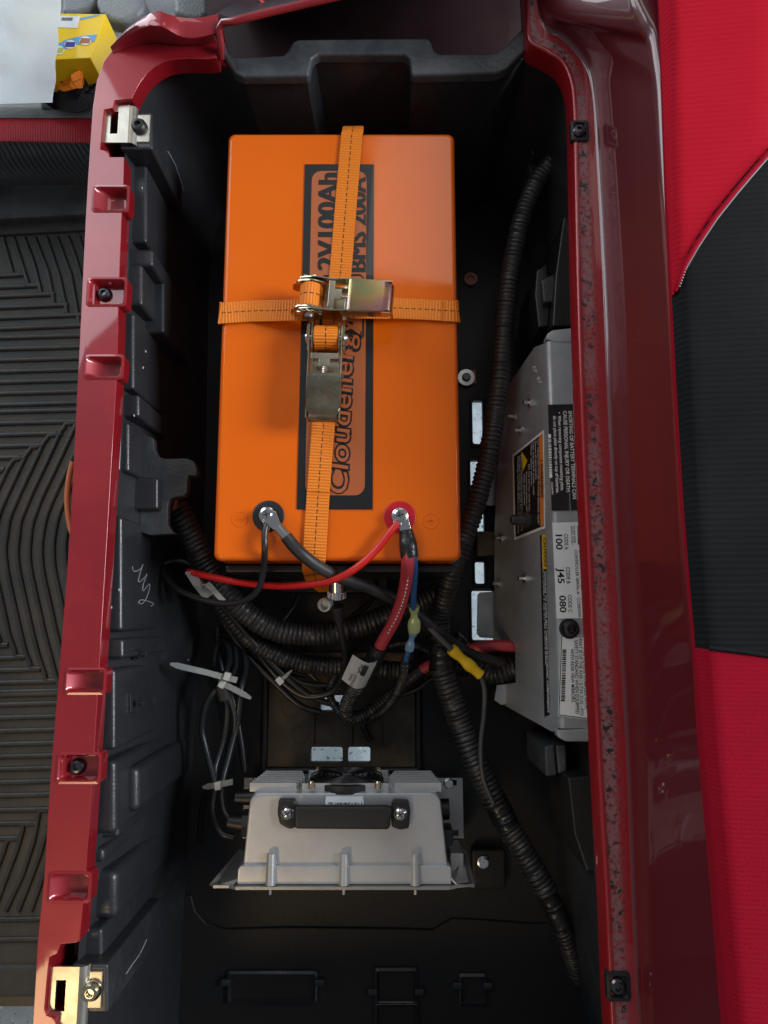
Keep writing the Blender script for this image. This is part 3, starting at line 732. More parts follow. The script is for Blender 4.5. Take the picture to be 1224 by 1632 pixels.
# ================================================================== STRAPS AND RATCHETS
def ratchet(parent, origin, ang, Ln, mtop):
    M = Matrix.Translation(origin) @ Matrix.Rotation(ang, 4, 'Z')
    T = lambda l, w, h: M @ Vector((l, w, h))
    k = Ln / .112
    def side(w, th, prof, m=YZINC, name='side_plate'):
        bm = slab([T(l * k, w, h) for l, h in prof], M.to_3x3() @ Vector((0, 1, 0)), th)
        return obj(name, bm, m, parent, 40)
    plate = [(-.003, .008), (.000, .004), (.012, .001), (.062, .002), (.066, .008), (.060, .016), (.040, .020), (.034, .030), (.022, .034), (.008, .031), (-.001, .020)]
    arm = [(.006, .010), (.020, .006), (.040, .016), (.108, .026), (.109, .036), (.064, .036), (.044, .033), (.024, .036), (.010, .032), (.004, .022)]
    side(-.0155, .0014, plate); side(.0141, .0014, plate); side(-.0185, .0012, arm, name='handle_arm'); side(.0173, .0012, arm, name='handle_arm')
    for w, s in ((-.0190, -1), (.0190, 1)):
        t = bmesh.new(); pts = []
        for i in range(26):
            a = 2 * math.pi * i / 26; r = (.0145 if i % 2 else .0122) * k
            pts.append(T(.020 * k + r * math.cos(a), w, .020 + r * math.sin(a)))
        obj('gear', slab(pts, M.to_3x3() @ Vector((0, s, 0)), .0016), YZINC, parent, 20)
        obj('axle_cap', cyl(T(.020 * k, w + s * .0016, .020), T(.020 * k, w + s * .0042, .020), .0055, .0045, 16), ZINC, parent)
    obj('axle', cyl(T(.020 * k, -.0205, .020), T(.020 * k, .0205, .020), .0045, seg=16), YZINC, parent)
    # wound webbing on the spool
    prof = [(.0070, -.0132), (.0118, -.0130), (.0125, -.0110), (.0122, 0), (.0125, .0110), (.0118, .0130), (.0070, .0132)]
    t = lathe(T(.020 * k, 0, .021), M.to_3x3() @ Vector((0, 1, 0)), [(r * k, h) for r, h in prof], 28)
    uvl = t.loops.layers.uv.new('UVMap'); Mi = M.inverted()
    for f in t.faces:
        c_ = Mi @ f.calc_center_median(); a0 = math.atan2(c_.z - .021, c_.x - .02 * k)
        for lp in f.loops:
            c = Mi @ lp.vert.co; a = math.atan2(c.z - .021, c.x - .02 * k)
            if a - a0 > math.pi: a -= 2 * math.pi
            if a0 - a > math.pi: a += 2 * math.pi
            lp[uvl].uv = (a * .0125, c.y / .027 + .5)
    obj('wound_webbing', t, WEB, parent, 50)
    # pull handle cover: pressed sheet with turned-down sides and rolled end
    rows = []
    for l, h in ((.062, .0355), (.066, .0368), (.098, .0375), (.106, .0365), (.110, .033), (.1115, .028), (.1105, .024)):
        e = .0190 if l < .104 else .0165
        rows.append([T(l * k, w, h - d) for w, d in ((-e, .010), (-e, .002), (-e + .0016, .0), (0, -.0004), (e - .0016, 0), (e, .002), (e, .010))])
    bm = loft(rows)
    bmesh.ops.solidify(bm, geom=bm.faces[:], thickness=-.0009)
    obj('pull_handle', bm, mtop, parent, 40)
    # pawl bar, locking plate, return spring
    bm = box(0, 0, 0, .0065, .030, .0018, M=M @ Matrix.Translation((.044 * k, 0, .0335)), bev=.0004)
    bm = box(0, 0, 0, .010, .012, .0016, bm, M=M @ Matrix.Translation((.050 * k, 0, .0335)), bev=.0004)
    obj('pawl_plate', bm, YZINC, parent)
    obj('pawl_plate', box(0, 0, 0, .014, .028, .0016, M=M @ Matrix.Translation((.050 * k, 0, .012)), bev=.0004), YZINC, parent)
    hx = [T((.0475 + .016 * i / 60) * k, .0032 * math.cos(i * .9), .0305 + .0032 * math.sin(i * .9)) for i in range(61)]
    obj('return_spring', sweep(hx, .0006, 5), CHROME, parent, 60)
    obj('cross_pin', cyl(T(.058 * k, -.019, .010), T(.058 * k, .019, .010), .0028, seg=12), ZINC, parent)
    obj('frame_base', slab([T(l * k, w, .0012) for l, w in ((.030, -.0145), (.064, -.0145), (.064, .0145), (.030, .0145))], (0, 0, 1), .0012), YZINC, parent, 20)
    return M
IRI = mat('iridescent_zinc', (.70, .62, .40), .24, 1.0, rvar=.06)
nt = IRI.node_tree; N = nt.nodes; tc = N.new('ShaderNodeTexCoord'); n_ = N.new('ShaderNodeTexNoise'); n_.inputs['Scale'].default_value = 26; n_.inputs['Detail'].default_value = 1.5
rp = N.new('ShaderNodeValToRGB'); e = rp.color_ramp.elements; e[0].position = .32; e[0].color = (.62, .46, .50, 1); e[1].position = .68; e[1].color = (.50, .70, .38, 1)
x_ = e.new(.48); x_.color = (.72, .62, .30, 1)
nt.links.new(tc.outputs['Object'], n_.inputs['Vector']); nt.links.new(n_.outputs['Fac'], rp.inputs['Fac']); nt.links.new(rp.outputs['Color'], N['Principled BSDF'].inputs['Base Color'])
OLIVE = mat('scratched_zinc', (.34, .34, .25), .28, 1.0, rvar=.12, var=1, vscale=60, var_col=(.5, .48, .4))

s1 = thing('ratchet_strap', P(520, 520, zb), 'orange ratchet strap running lengthwise over the battery, scratched grey green handle towards the terminals', 'ratchet strap', 'orange straps over the battery')
z1 = zb + .0030
ribbon('webbing', pxpath([(563, 202, .20), (563, 202, .236)]) + pxpath([(562.5, 204, zb - .003), (562, 210, z1), (560, 222, z1), (551, 330, z1), (542, 440, z1), (533, 510, z1), (526, 545, z1 + .002)]), (1, .02, 0), .0253, .0015, WEB, s1)
ribbon('webbing', pxpath([(519, 600, z1 + .004), (517, 640, z1), (514, 690, z1), (507, 790, z1), (501, 884, z1), (500, 895, zb - .003)]) + pxpath([(500, 908, .232), (502, 918, .20), (507, 929, .15), (522, 942, .10)]), (1, .05, 0), .0253, .0015, WEB, s1)
ribbon('webbing', pxpath([(516, 676, z1 + .0018), (512, 720, z1 + .0018), (507.5, 783, z1 + .0018)]), (1, .05, 0), .0246, .0013, WEB, s1)
A_, B_ = P(524, 523, zb), P(514, 672, .285)
dv = (B_ - A_).xy
ratchet(s1, Vector((A_.x, A_.y, zb + .003)), math.atan2(dv.y, dv.x), dv.length, OLIVE)
s2 = thing('ratchet_strap', P(545, 490, zb), 'orange ratchet strap running across the battery, shiny iridescent handle pointing right', 'ratchet strap', 'orange straps over the battery')
z2 = zb + .0075
ribbon('webbing', pxpath([(352, 500, .20), (350.5, 499.5, .246), (354, 499, z1), (400, 496, z1), (440, 495, z2 + .004), (480, 494, z2 + .008), (500, 493, z2 + .012)]), (0, 1, 0), .0253, .0015, WEB, s2)
ribbon('webbing', pxpath([(560, 491, z2 + .004), (600, 491, z2 + .003), (640, 492, z2), (680, 494, z1), (724, 496, z1), (730.5, 496.5, .246), (730, 497, .20)]), (0, 1, 0), .0253, .0015, WEB, s2)
ribbon('webbing', pxpath([(625, 491, z2 + .005), (640, 491.5, z2 + .002), (680, 493.5, z1 + .0018), (704, 495, z1 + .0018)]), (0, 1, 0), .0246, .0013, WEB, s2)
A_, B_ = P(468, 477, .275), P(628, 478, .285); dv = (B_ - A_).xy
ratchet(s2, Vector((A_.x, A_.y, zb + .012)), math.atan2(dv.y, dv.x) - R(1.5), dv.length, IRI)

# ================================================================== CHARGER
yb = -.2963; cx0, cx1 = -.193, .1065
ch = thing('battery_charger', ((cx0 + cx1) / 2, yb, 0), 'silver finned battery charger standing on end below the cables', 'charger')
BR = mat('charger_bracket_sheet', (.42, .41, .39), .38, .85, rvar=.08, bump=.1, bscale=300)
# angled mounting sheet: flat foot with slots, upright plate with ears
sl = []
for u0, u1, v0, v1 in ((399, 416, 1243, 1252), (708, 728, 1243, 1252), (712, 731, 1323, 1332), (396, 414, 1323, 1332)): sl.append(pr(u0, u1, v0, v1, .0245))
Y_ = lambda v, z: P(600, v, z).y
zf = .0245
fy0, fy1 = P(600, 1336, zf).y, P(600, 1240, zf).y
fx0, fx1 = P(388, 1285, zf).x, P(738, 1285, zf).x
obj('foot', plate_holes(fx0, fx1, fy0, fy1, zf - .003, zf, sl), BR, ch, 20)
yb = P(600, 1411, .177).y
ear = [(P(335, 1408, .177).x, .170), (P(340, 1408, .177).x, .177), (P(365, 1408, .177).x, .177), (P(376, 1405, .18).x, .182), (P(716, 1405, .182).x, .182), (P(730, 1408, .177).x, .176), (P(756, 1412, .174).x, .172), (P(761, 1412, .174).x, .165), (P(745, 1380, .15).x, .12), (fx1 - .01, .10), (fx1 - .01, .02), (fx0 + .01, .02), (fx0 + .01, .10), (P(352, 1380, .15).x, .13)]
obj('mounting_plate', slab([Vector((x, yb - .003, z)) for x, z in ear], (0, 1, 0), .003), BR, ch, 20)
for x, z in ((ear[0][0] + .010, .168), (ear[7][0] - .010, .160)):
    obj('ear_hole', cyl((x, yb + .0002, z), (x, yb + .0006, z), .0035, seg=14), BLACKM, ch)
for l, lt_ in (([(335, 1408, .172), (341, 1412, .172), (372, 1409, .178), (384, 1399, .176), (391, 1356, .12), (381, 1354, .12)], 0), ([(757, 1412, .172), (728, 1408, .177), (716, 1396, .176), (714, 1352, .12), (736, 1350, .12), (746, 1362, .13)], 1)):
    e_ = pxpath(l); nn = (e_[1] - e_[0]).cross(e_[4] - e_[0]).normalized(); nn = nn if nn.z > 0 else -nn
    obj('ear', slab(e_, -nn, .0025), BR, ch, 20)
obj('ear_rib', slab(pxpath([(722, 1354, .126), (737, 1353, .126), (746, 1402, .176), (727, 1404, .176)]), (0, -.5, .8), .003), BR, ch, 30)
obj('ear_gusset', box(P(728, 1378, .15).x, yb + .014, .130, .016, .026, .05, bev=.002), BR, ch)
# body casting
zt = .172
xa, xb = P(397, 1265, zt).x, P(703, 1265, zt).x; xa2, xb2 = P(386, 1384, zt).x, P(714, 1384, zt).x
yn, ys = P(600, 1263, zt).y, P(600, 1385, zt).y
rows = []
def trap(ins, z, r=.012):
    pts = []
    for cx, cy, a0 in ((xb - r - ins, yn - r - ins, 0), (xa + r + ins, yn - r - ins, 90), (xa2 + .002 + ins, ys + .002, 180), (xb2 - .002 - ins, ys + .002, 270)):
        rad = r if cy > (yn + ys) / 2 else .002
        for i in range(5):
            a = R(a0 + 90 * i / 4); pts.append(Vector((cx + rad * math.cos(a), cy + rad * math.sin(a), z)))
    return pts
rows = [trap(.004, .060), trap(.0, .075), trap(0, zt - .004), trap(.0012, zt - .0012), trap(.004, zt)]
bm = loft(rows, closed=True); bm.faces.new([bm.verts.new(p) for p in rows[-1]]); bm.faces.new([bm.verts.new(p) for p in rows[0]][::-1]); bmesh.ops.remove_doubles(bm, verts=bm.verts, dist=1e-6)
bd = obj('housing', bm, CAST, ch, 40)
rim = []
r0, r1, r2 = P(379, 1388, .174).x, P(719, 1388, .174).x, .008
rm = [(r0, ys + .0015), (r0 + .004, ys + .005), (r1 - .004, ys + .005), (r1, ys + .0015), (r1, yb + .0005), (r0, yb + .0005)]
obj('housing_flange', prism(rm, .05, .1765, bev=.0015), CAST, ch, 40)
for u in (431, 548, 662):
    p = P(u, 1390, .18)
    obj('screw_boss', cyl((p.x, yb + .0008, .178), (p.x, ys + .018, .176), .0058, .0052, 16, bev=.001), CAST, bd)
    obj('screw_tip', cyl((p.x, yb - .0035, .178), (p.x, yb - .009, .178), .0018, seg=8), ZINC, bd)
# fan face with fins on the north side
for i in range(7):
    z = .098 + i * .0105
    for s in (-1, 1):
        e = .0225 + .002 * (i % 2)
        c = (xa + xb) / 2; xe = xa - .0015 + .0012 * (6 - i) if s < 0 else xb + .0015 - .0012 * (6 - i)
        xi = c + s * (.050 + .0022 * abs(i - 3))
        obj('fin', box((xe + xi) / 2, yn + .0035, z, abs(xe - xi), .0105, .0032, bev=.0012), CAST, bd)
    if i in (0, 6): obj('fin', box((xa + xb) / 2, yn + .0035, z + (.003 if i else -.003), .10, .0105, .0032, bev=.0012), CAST, bd)
fc = Vector(((xa + xb) / 2 - .0005, yn + .0035, .128))
GRILLE = mat('black_grille_wire', (.05, .05, .052), .3, .8)
fan = obj('fan', lathe(fc, (0, 1, 0), [(.0445, -.006), (.0445, .003), (.0405, .004), (.0395, .001), (.0395, -.004), (.013, -.004), (.013, .001), (0, .002)], 36), BLACKM, ch)
for k in range(7):
    a = 2 * math.pi * k / 7; t1 = Vector((math.cos(a), 0, math.sin(a))); t2 = Vector((math.cos(a + .5), 0, math.sin(a + .5)))
    obj('fan_blade', slab([fc + t1 * .012 + Vector((0, -.003, 0)), fc + t2 * .012 + Vector((0, .0, 0)), fc + t2 * .038 + Vector((0, .0, 0)), fc + t1 * .037 + Vector((0, -.003, 0))], (0, 1, 0), .001), BLACKM, fan)
for r in (.009, .0145, .020, .0255, .031, .0365, .042):
    pts = [fc + Vector((r * math.cos(2 * math.pi * i / 36), .0065 + .001 * (1 - r / .042), r * math.sin(2 * math.pi * i / 36))) for i in range(37)]
    obj('grille_ring', sweep(pts, .0009, 6), GRILLE, fan, 60)
for a in (45, 135, 225, 315):
    e = Vector((math.cos(R(a)), 0, math.sin(R(a))))
    obj('grille_spoke', sweep([fc + e * .009 + Vector((0, .006, 0)), fc + e * .053 + Vector((0, .005, 0))], .0009, 6), GRILLE, fan, 60)
    obj('grille_screw', lathe(fc + e * .054 + Vector((0, .0, 0)), (0, 1, 0), [(.0045, 0), (.0045, .006), (.003, .008), (0, .008)], 14), YZINC, fan)
# black handle on the top face
hz = zt + .020
hp = [P(455, 1285, hz), P(636, 1285, hz), P(630, 1323, hz), P(462, 1322, hz)]
H = obj('handle', prism([P(u, v, hz) for u, v in ((468, 1287), (474, 1285), (616, 1285), (624, 1287), (622, 1321), (616, 1323), (474, 1322), (468, 1320))], zt + .012, hz, bev=.003), BLACKM, ch, 50)
for l in (((444, 1274), (470, 1274), (474, 1290), (472, 1318), (462, 1322), (446, 1314), (442, 1296)), ((626, 1275), (651, 1276), (654, 1292), (652, 1320), (638, 1323), (624, 1318), (622, 1290))):
    obj('handle_foot', prism([P(u, v, zt + .008) for u, v in l], zt - .001, zt + .009, bev=.002), BLACKM, H, 50)
for u, v in ((458, 1296), (638, 1297)):
    sc_ = P(u, v, zt + .009); s = obj('handle_screw', lathe(sc_, (0, 0, 1), [(.0075, 0), (.0075, .001), (.0062, .003), (.004, .0042), (0, .0046)], 20), CHROME, H)
    for a in (.6, 2.17):
        e_ = Vector((math.cos(a), math.sin(a), 0)) * .004; obj('screw_slot', sweep([sc_ + up * .0044 - e_, sc_ + up * .0044 + e_], .0007, 5), DARKST, H)
zl = zt + .0006
st_ = obj('voltage_sticker', slab([P(u, v, zl) for u, v in ((519, 1269), (579, 1269), (580, 1287), (518, 1287))], (0, 0, 1), .0004), WHITE, ch, 0)
lt('110V50/60HZ', (577, 1279), (523, 1279), (577, 1290), BLACKP, st_, .01, z=zl + .0007)
# cable glands on the left side and connector on the right side
gl = P(388, 1330, .13)
obj('cable_gland', cyl((xa2 + .004, yn - .045, .128), (xa2 - .008, yn - .045, .128), .016, seg=8, bev=.001), BLACKM, ch, 30)
obj('cable_gland', cyl((xa2 - .008, yn - .045, .128), (xa2 - .026, yn - .043, .128), .0105, .009, seg=18, bev=.001), BLACKM, ch)
obj('cable_gland', cyl((xa2 + .004, yn - .018, .118), (xa2 - .020, yn - .018, .118), .010, .008, seg=18, bev=.001), BLACKM, ch)
obj('side_socket', cyl((xb2 - .006, yn - .030, .125), (xb2 + .006, yn - .030, .125), .012, seg=18, bev=.001), BLACKM, ch)
obj('side_socket', box(xb2 + .002, ys + .028, .14, .012, .018, .03, bev=.002), BLACKM, ch)
def hexbolt(name, p, r, m, label, group=None, wash=None):
    root = thing(name, p, label, 'bolt', group)
    if wash: obj('washer', lathe(p, (0, 0, 1), [(r * .5, 0), (wash, 0), (wash, .002), (r * .5, .002)], 28), ZINC, root)
    z0 = .002 if wash else 0
    obj('head', cyl(Vector(p) + up * z0, Vector(p) + up * (z0 + r * .8), r, seg=6, bev=r * .1), m, root, 25)
    obj('flange', lathe(Vector(p) + up * z0, (0, 0, 1), [(0, 0), (r * 1.2, 0), (r * 1.2, .0012), (r * .9, .0018)], 20), m, root)
    return root
hexbolt('hex_bolt', P(407, 1248, zf), .0058, ZINC, 'small hex bolt in the left slot of the charger foot', 'bolts fixing the charger')
hexbolt('hex_bolt', P(715, 1248, zf), .0058, ZINC, 'small hex bolt in the right slot of the charger foot', 'bolts fixing the charger')
hexbolt('hex_bolt', P(770, 1374, .021), .0065, ZINC, 'bright bolt on the black pad right of the charger', 'bolts fixing the charger')
hexbolt('washer_bolt', P(743, 602, .004), .0055, DARKST, 'black bolt with a wide grey washer on the floor right of the battery', None, .0125)
cb = P(752, 604, 0); whole('rubber_pad', prism([P(u, v, 0) for u, v in ((738, 592), (757, 590), (759, 612), (742, 616))], .0002, .004, bev=.001), mat('copper_shim', (.42, .17, .10), .6), 'small copper coloured shim beneath the wide washer beside the battery', 'shim')

# ================================================================== CONTROLLER PLATE (right side)
zc = .20
F1, F0 = P(880, 850, zc), P(786, 850, .03)
fx, fz = F1.x, zc
nF = Vector((-(zc - .03), 0, F1.x - F0.x)).normalized()        # face normal: left and up
def Q(u, v, off=0.0): return PPL(u, v, F1 + nF * off, nF)
ctl = thing('controller_plate', P(850, 850, 0), 'bare metal controller cover plate with warning stickers along the right side', 'controller plate')
face = [(862, 545), (852, 553), (806, 620), (801, 640), (797, 700), (792, 760), (788, 850), (788, 1012), (786, 1020), (817, 1022), (821, 1030), (822, 1088), (797, 1092), (787, 1104), (789, 1116), (800, 1122), (880, 1166), (886, 1150)]
top_x = F1.x
def on_fold(v): 
    p = P(880, v, zc); return Vector((top_x, p.y, zc))
fpts = [Q(u, v) for u, v in face[1:-1]]
fpts = [on_fold(547)] + fpts + [on_fold(1160)]
obj('face_plate', slab(fpts, -nF, .002), ALU, ctl, 20)
# rolled fold and flat flange under the red rail
rows = []
fA, fB = on_fold(546), on_fold(1160)
for k in range(6):
    a = k / 5
    th_ = math.atan2(nF.z, nF.x); 
    ang = th_ + (math.pi / 2 - th_) * a
    c = Vector((top_x, 0, zc)) - nF * .006
    off = Vector((math.cos(ang), 0, math.sin(ang))) * .006
    rows.append([Vector((c.x + off.x, y, c.z + off.z)) for y in (fA.y, fB.y)])
xe = P(945, 850, zc).x + .02
rows.append([Vector((xe, y, rows[-1][0].z)) for y in (fA.y, fB.y)])
zt2 = rows[-1][0].z
obj('top_flange', loft(rows), ALU, ctl, 60)
def TP(u, v, off=0.0): return P(u, v, zt2 + off)
for l, lbl in ((((872, 532), (881, 526), (930, 521), (934, 546), (884, 546), (870, 541)), 'far'), (((886, 1164), (896, 1163), (950, 1160), (952, 1182), (902, 1182), (890, 1176)), 'near')):
    obj('end_lip', prism([TP(u, v) for u, v in l], zt2 - .014, zt2 + .0012, bev=.002), ALU, ctl, 40)
def sticker(name, pts, n, m, parent=ctl): return obj(name, slab(pts, n, .0004), m, parent, 0)
def tw(s, a, b, c, m, parent, off=.0009, bold=.012, fn=None):
    fn = fn or TP
    return obj('lettering', text_bm(s, fn(*a, off), fn(*b, off), fn(*c, off), bold), m, parent, 0)
# 1 black sticker with orange stripe
k1 = sticker('battery_sticker', [TP(u, v, .0003) for u, v in ((873, 645), (921, 644), (929, 813), (879, 814))], (0, 0, 1), BLACKP)
obj('orange_stripe', slab([TP(u, v, .0008) for u, v in ((915, 645), (920.5, 645), (928.5, 812), (922.5, 812))], (0, 0, 1), .0002), ORP, k1, 0)
tw('SHORTING OF BATTERY TERMINALS CAN', (906, 655), (913, 795), (911.5, 655), WHITEP, k1)
tw('CAUSE PERSONAL INJURY OR DEATH.', (897.5, 655), (903, 785), (903, 655), WHITEP, k1)
tw('•  When removing component mounting plate,', (889, 657), (894, 782), (894, 657), WHITEP, k1)
tw('do not place plate directly on top of batteries.', (881.5, 663), (886.5, 786), (886.5, 663), WHITEP, k1)
tw('103284701', (878.2, 768), (879.3, 788), (881, 768), WHITEP, k1)
bm = None; v = 692.0; rnd = random.Random(3)
while v < 762:
    d = rnd.choice((.8, 1.2, 1.8, 2.4)); 
    if v < 694: d = 6
    if v > 754: d = 7
    bm = slab([TP(a, b, .0008) for a, b in ((873.6 + (v - 692) * .03, v), (878 + (v - 692) * .03, v), (878 + (v + d - 692) * .03, v + d), (873.6 + (v + d - 692) * .03, v + d))], (0, 0, 1), .0002, bm)
    v += d + rnd.choice((.8, 1.1, 1.6))
obj('barcode', bm, WHITEP, k1, 0)
# 2 white serial sticker
k2 = sticker('serial_sticker', [TP(u, v, .0003) for u, v in ((880, 833), (927, 832), (936, 985), (887, 986))], (0, 0, 1), WHITE)
obj('logo_box', slab([TP(u, v, .0008) for u, v in ((920, 837), (929, 837), (930, 868), (921, 868))], (0, 0, 1), .0002), BLACKP, k2, 0)
tw('Club Car', (922.3, 839), (923, 866), (927.5, 839), WHITEP, k2, .0013, .03)
tw('P.O. BOX 204658', (913.5, 838), (914.5, 865), (916.5, 838), BLACKP, k2)
tw('AUGUSTA, GA 30917', (909.5, 838), (910.5, 868), (912.2, 838), BLACKP, k2)
tw('CAR SERIAL #   TJ2122178855', (922.5, 876), (928.5, 974), (927.5, 876), BLACKP, k2)
tw('CONTROLLER SERIAL #   CCR85439', (915.5, 876), (921.5, 983), (920, 876), BLACKP, k2)
for s1_, s2_, v0, v1, a0 in (('CODE A', '100', 851, 876, 0), ('CODE B', 'J45', 904, 930, 3), ('CODE C', '080', 948, 976, 6)):
    tw(s1_, (899 + a0, v0), (900 + a0, v1), (905 + a0, v0), BLACKP, k2)
    tw(s2_, (885.5 + a0, v0 + 1), (886.5 + a0, v1), (895.5 + a0, v0 + 1), BLACKP, k2, bold=.02)
# 3 white compliance sticker with a thin black frame
Q3 = ((894, 1011), (938, 1014), (938, 1147), (889, 1141))
k3 = sticker('compliance_sticker', [TP(u, v, .0003) for u, v in Q3], (0, 0, 1), WHITE)
ins = ((895.2, 1013), (936.8, 1015.8), (936.8, 1145), (890.6, 1139.4))
for i in range(4):
    a, b_ = TP(*ins[i], .0010), TP(*ins[(i + 1) % 4], .0010); obj('frame_line', sweep([a, b_], .0004, 4), BLACKP, k3, 0)
tw('THIS VEHICLE COMPLIES WITH', (929, 1031), (932, 1129), (934.2, 1031), BLACKP, k3)
tw('PART III OF THE ANSI / ILTVA Z135 - PTV', (922.5, 1018), (924.5, 1141), (927.7, 1018), BLACKP, k3)
tw('SAFETY STANDARD WHEN EQUIPPED', (915.5, 1020), (917.5, 1138), (921, 1020), BLACKP, k3)
tw('WITH REAR VIEW MIRRORS.', (909, 1034), (911, 1120), (914.2, 1034), BLACKP, k3)
bm = None; v = 1035.0
while v < 1116:
    d = rnd.choice((.8, 1.2, 1.8, 2.2)); s = -(v - 1035) * .03
    bm = slab([TP(a, b, .0008) for a, b in ((896.5 + s, v), (902.5 + s, v), (902.5 + s, v + d), (896.5 + s, v + d))], (0, 0, 1), .0002, bm); v += d + rnd.choice((.8, 1.1, 1.5))
obj('barcode', bm, BLACKP, k3, 0)
# 4 warning sticker on the sloping face, white edge, orange band, yellow triangle
k4 = sticker('warning_sticker', [Q(u, v, .0004) for u, v in ((867, 685), (869, 842), (820, 861), (817, 725))], nF, WHITE)
obj('sticker_field', slab([Q(u, v, .001) for u, v in ((864.5, 691), (866.6, 838), (822, 856), (819.2, 727.5))], nF, .0002), BLACKP, k4, 0)
obj('orange_stripe', slab([Q(u, v, .0014) for u, v in ((859.5, 695), (864.5, 691.5), (866.6, 837), (861.5, 839.5))], nF, .0002), ORP, k4, 0)
fq = lambda u, v, off: Q(u, v, off)
tw('! WARNING', (861, 733), (862, 793), (865, 733), BLACKP, k4, .0019, .03, fq)
obj('warning_triangle', slab([Q(u, v, .0014) for u, v in ((831.5, 720), (840.5, 734), (833.5, 751))], nF, .0002), YEL, k4, 0)
for i, (a, b0, b1) in enumerate(((856.5, 700, 836), (852.5, 703, 765), (849, 705, 790), (845.5, 708, 775), (842, 740, 815), (838, 752, 820), (834.5, 756, 806), (830.5, 722, 846), (827.5, 726, 840), (824.5, 728, 850))):
    s = ['CUT THE BATTERY POWER TO AVOID PERSONAL INJURY', 'Remove all metal jewelry.', 'Use insulated tools only.', 'Wear safety glasses.', 'Do not service while hot.', 'Disconnect before work.', 'Keep sparks away.', 'Read the maintenance manual before servicing', 'Improper wiring can cause fire or injury.', 'Discharge controller before you touch wires.'][i]
    tw(s, (a, b0), (a + .8, b1), (a + 2.3, b0), WHITEP, k4, .0014, .0, fq)
# 5 caution strip
k5 = sticker('caution_strip', [Q(u, v, .0004) for u, v in ((861, 853), (869.5, 851), (876, 1139), (868, 1142))], nF, BLACKP)
obj('yellow_band', slab([Q(u, v, .001) for u, v in ((864, 852.5), (869.3, 851.5), (870.6, 907), (865.4, 907))], nF, .0002), YEL, k5, 0)
tw('CAUTION', (865.8, 856), (867, 902), (869, 856), BLACKP, k5, .0014, .03, fq)
tw('EXPOSURE TO WATER MAY DAMAGE ELECTRONIC COMPONENTS', (867, 911), (872.5, 1135), (870, 911), WHITEP, k5, .0012, .01, fq)
tw('1. Do not spray water on controller. 2. Keep vents clear of debris at all times.', (863, 858), (869, 1060), (865.2, 858), WHITEP, k5, .0012, 0, fq)
# studs, boot, dark bolt, small ledges
def stud(u, v, L_=.010, r=.0035):
    p = Q(u, v); b_ = lathe(p, nF, [(r * 1.5, 0), (r * 1.5, .003), (r * .7, .0034), (r * .7, L_), (0, L_)], 12); obj('stud', b_, ZINC, ctl, 30)
for u, v in ((846, 642), (820, 664), (831, 686), (800, 858), (838, 922), (796, 930), (787, 736), (786, 748)): stud(u, v)
p = Q(842, 829)
obj('rubber_boot', lathe(p, (nF + Vector((-.5, 0, 0))).normalized(), [(.0105, 0), (.0105, .005), (.0075, .007), (.0065, .020), (.004, .023), (0, .023)], 20), RUBBER, ctl, 40)
socket_screw(ctl, TP(907, 1002), .0080, .006, DARKST, 'retaining_screw')
obj('screw_washer', lathe(TP(907, 1002, .0002), (0, 0, 1), [(.0115, 0), (.0115, .001), (.006, .001)], 24), BLACKM, ctl)
def flap(l, z, m=ALU, name='side_tab'): return obj(name, prism([P(u, v, z) for u, v in l], z - .002, z, bev=.0006), m, ctl, 40)
flap([(761, 948), (765, 944), (800, 942), (806, 950), (806, 1014), (800, 1018), (765, 1016), (760, 1010)], .02)
flap([(765, 748), (772, 742), (794, 740), (797, 804), (780, 806), (764, 800)], .02)
flap([(792, 1092), (825, 1088), (832, 1110), (800, 1124), (788, 1116)], .06)
for u, v, s in ((858, 588, 'A'), (850, 592, 'B')): pass
obj('scribble', text_bm('EP  97', Q(848, 585, .0006), Q(858, 612, .0006), Q(853, 583, .0006), .0), WHITEP, ctl, 0)

# ================================================================== CABLES
def cable(name, pts, r, m, label, cat, group=None, step=.006, seg=10):
    return whole(name, tube(pxpath(pts), r, step, seg), m, label, cat, group, 60)
# main corrugated conduit down the right side
root = thing('corrugated_conduit', P(745, 800, 0), 'long thick black corrugated conduit running past the battery down the right side of the tub', 'conduit')
c1 = [(915, 232, .16), (893, 247, .16), (862, 280, .155), (836, 335, .15), (818, 405, .15), (806, 490, .15), (799, 580, .15), (790, 660, .15), (776, 740, .15), (757, 810, .15), (738, 862, .15), (722, 905, .14), (708, 950, .12), (700, 990, .10), (704, 1030, .095)]
obj('conduit_sleeve', conduit(pxpath(c1), .0128), CONDUIT, root, 60)
c1b = [(703, 1062, .095), (715, 1100, .09), (733, 1150, .085), (752, 1200, .085), (775, 1248, .085), (792, 1284, .085)]
obj('conduit_sleeve', conduit(pxpath(c1b), .0162, .0060, .0021), CONDUIT, root, 60)
c1c = [(806, 1312, .085), (830, 1352, .085), (855, 1395, .085), (872, 1424, .085)]
obj('conduit_sleeve', conduit(pxpath(c1c), .0150, .0058, .002), CONDUIT, root, 60)
c1d = [(893, 1472, .08), (906, 1505, .07), (916, 1535, .05), (922, 1560, .03)]
obj('conduit_sleeve', conduit(pxpath(c1d), .0115, .0054, .0016), CONDUIT, root, 60)
for l, r in (([(704, 1026, .095), (704, 1046, .095), (704, 1066, .094)], .0165), ([(786, 1272, .085), (798, 1294, .085), (809, 1316, .085)], .0158), ([(866, 1414, .085), (880, 1440, .083), (896, 1476, .08)], .0132)):
    pp = catmull(pxpath(l), .0022); rr_ = random.Random(int(r * 1e5)); js = [rr_.uniform(.93, 1.07) for _ in range(len(pp))]
    obj('tape_wrap', sweep(pp, lambda i, n: r * js[i], 16), TAPE, root, 50)
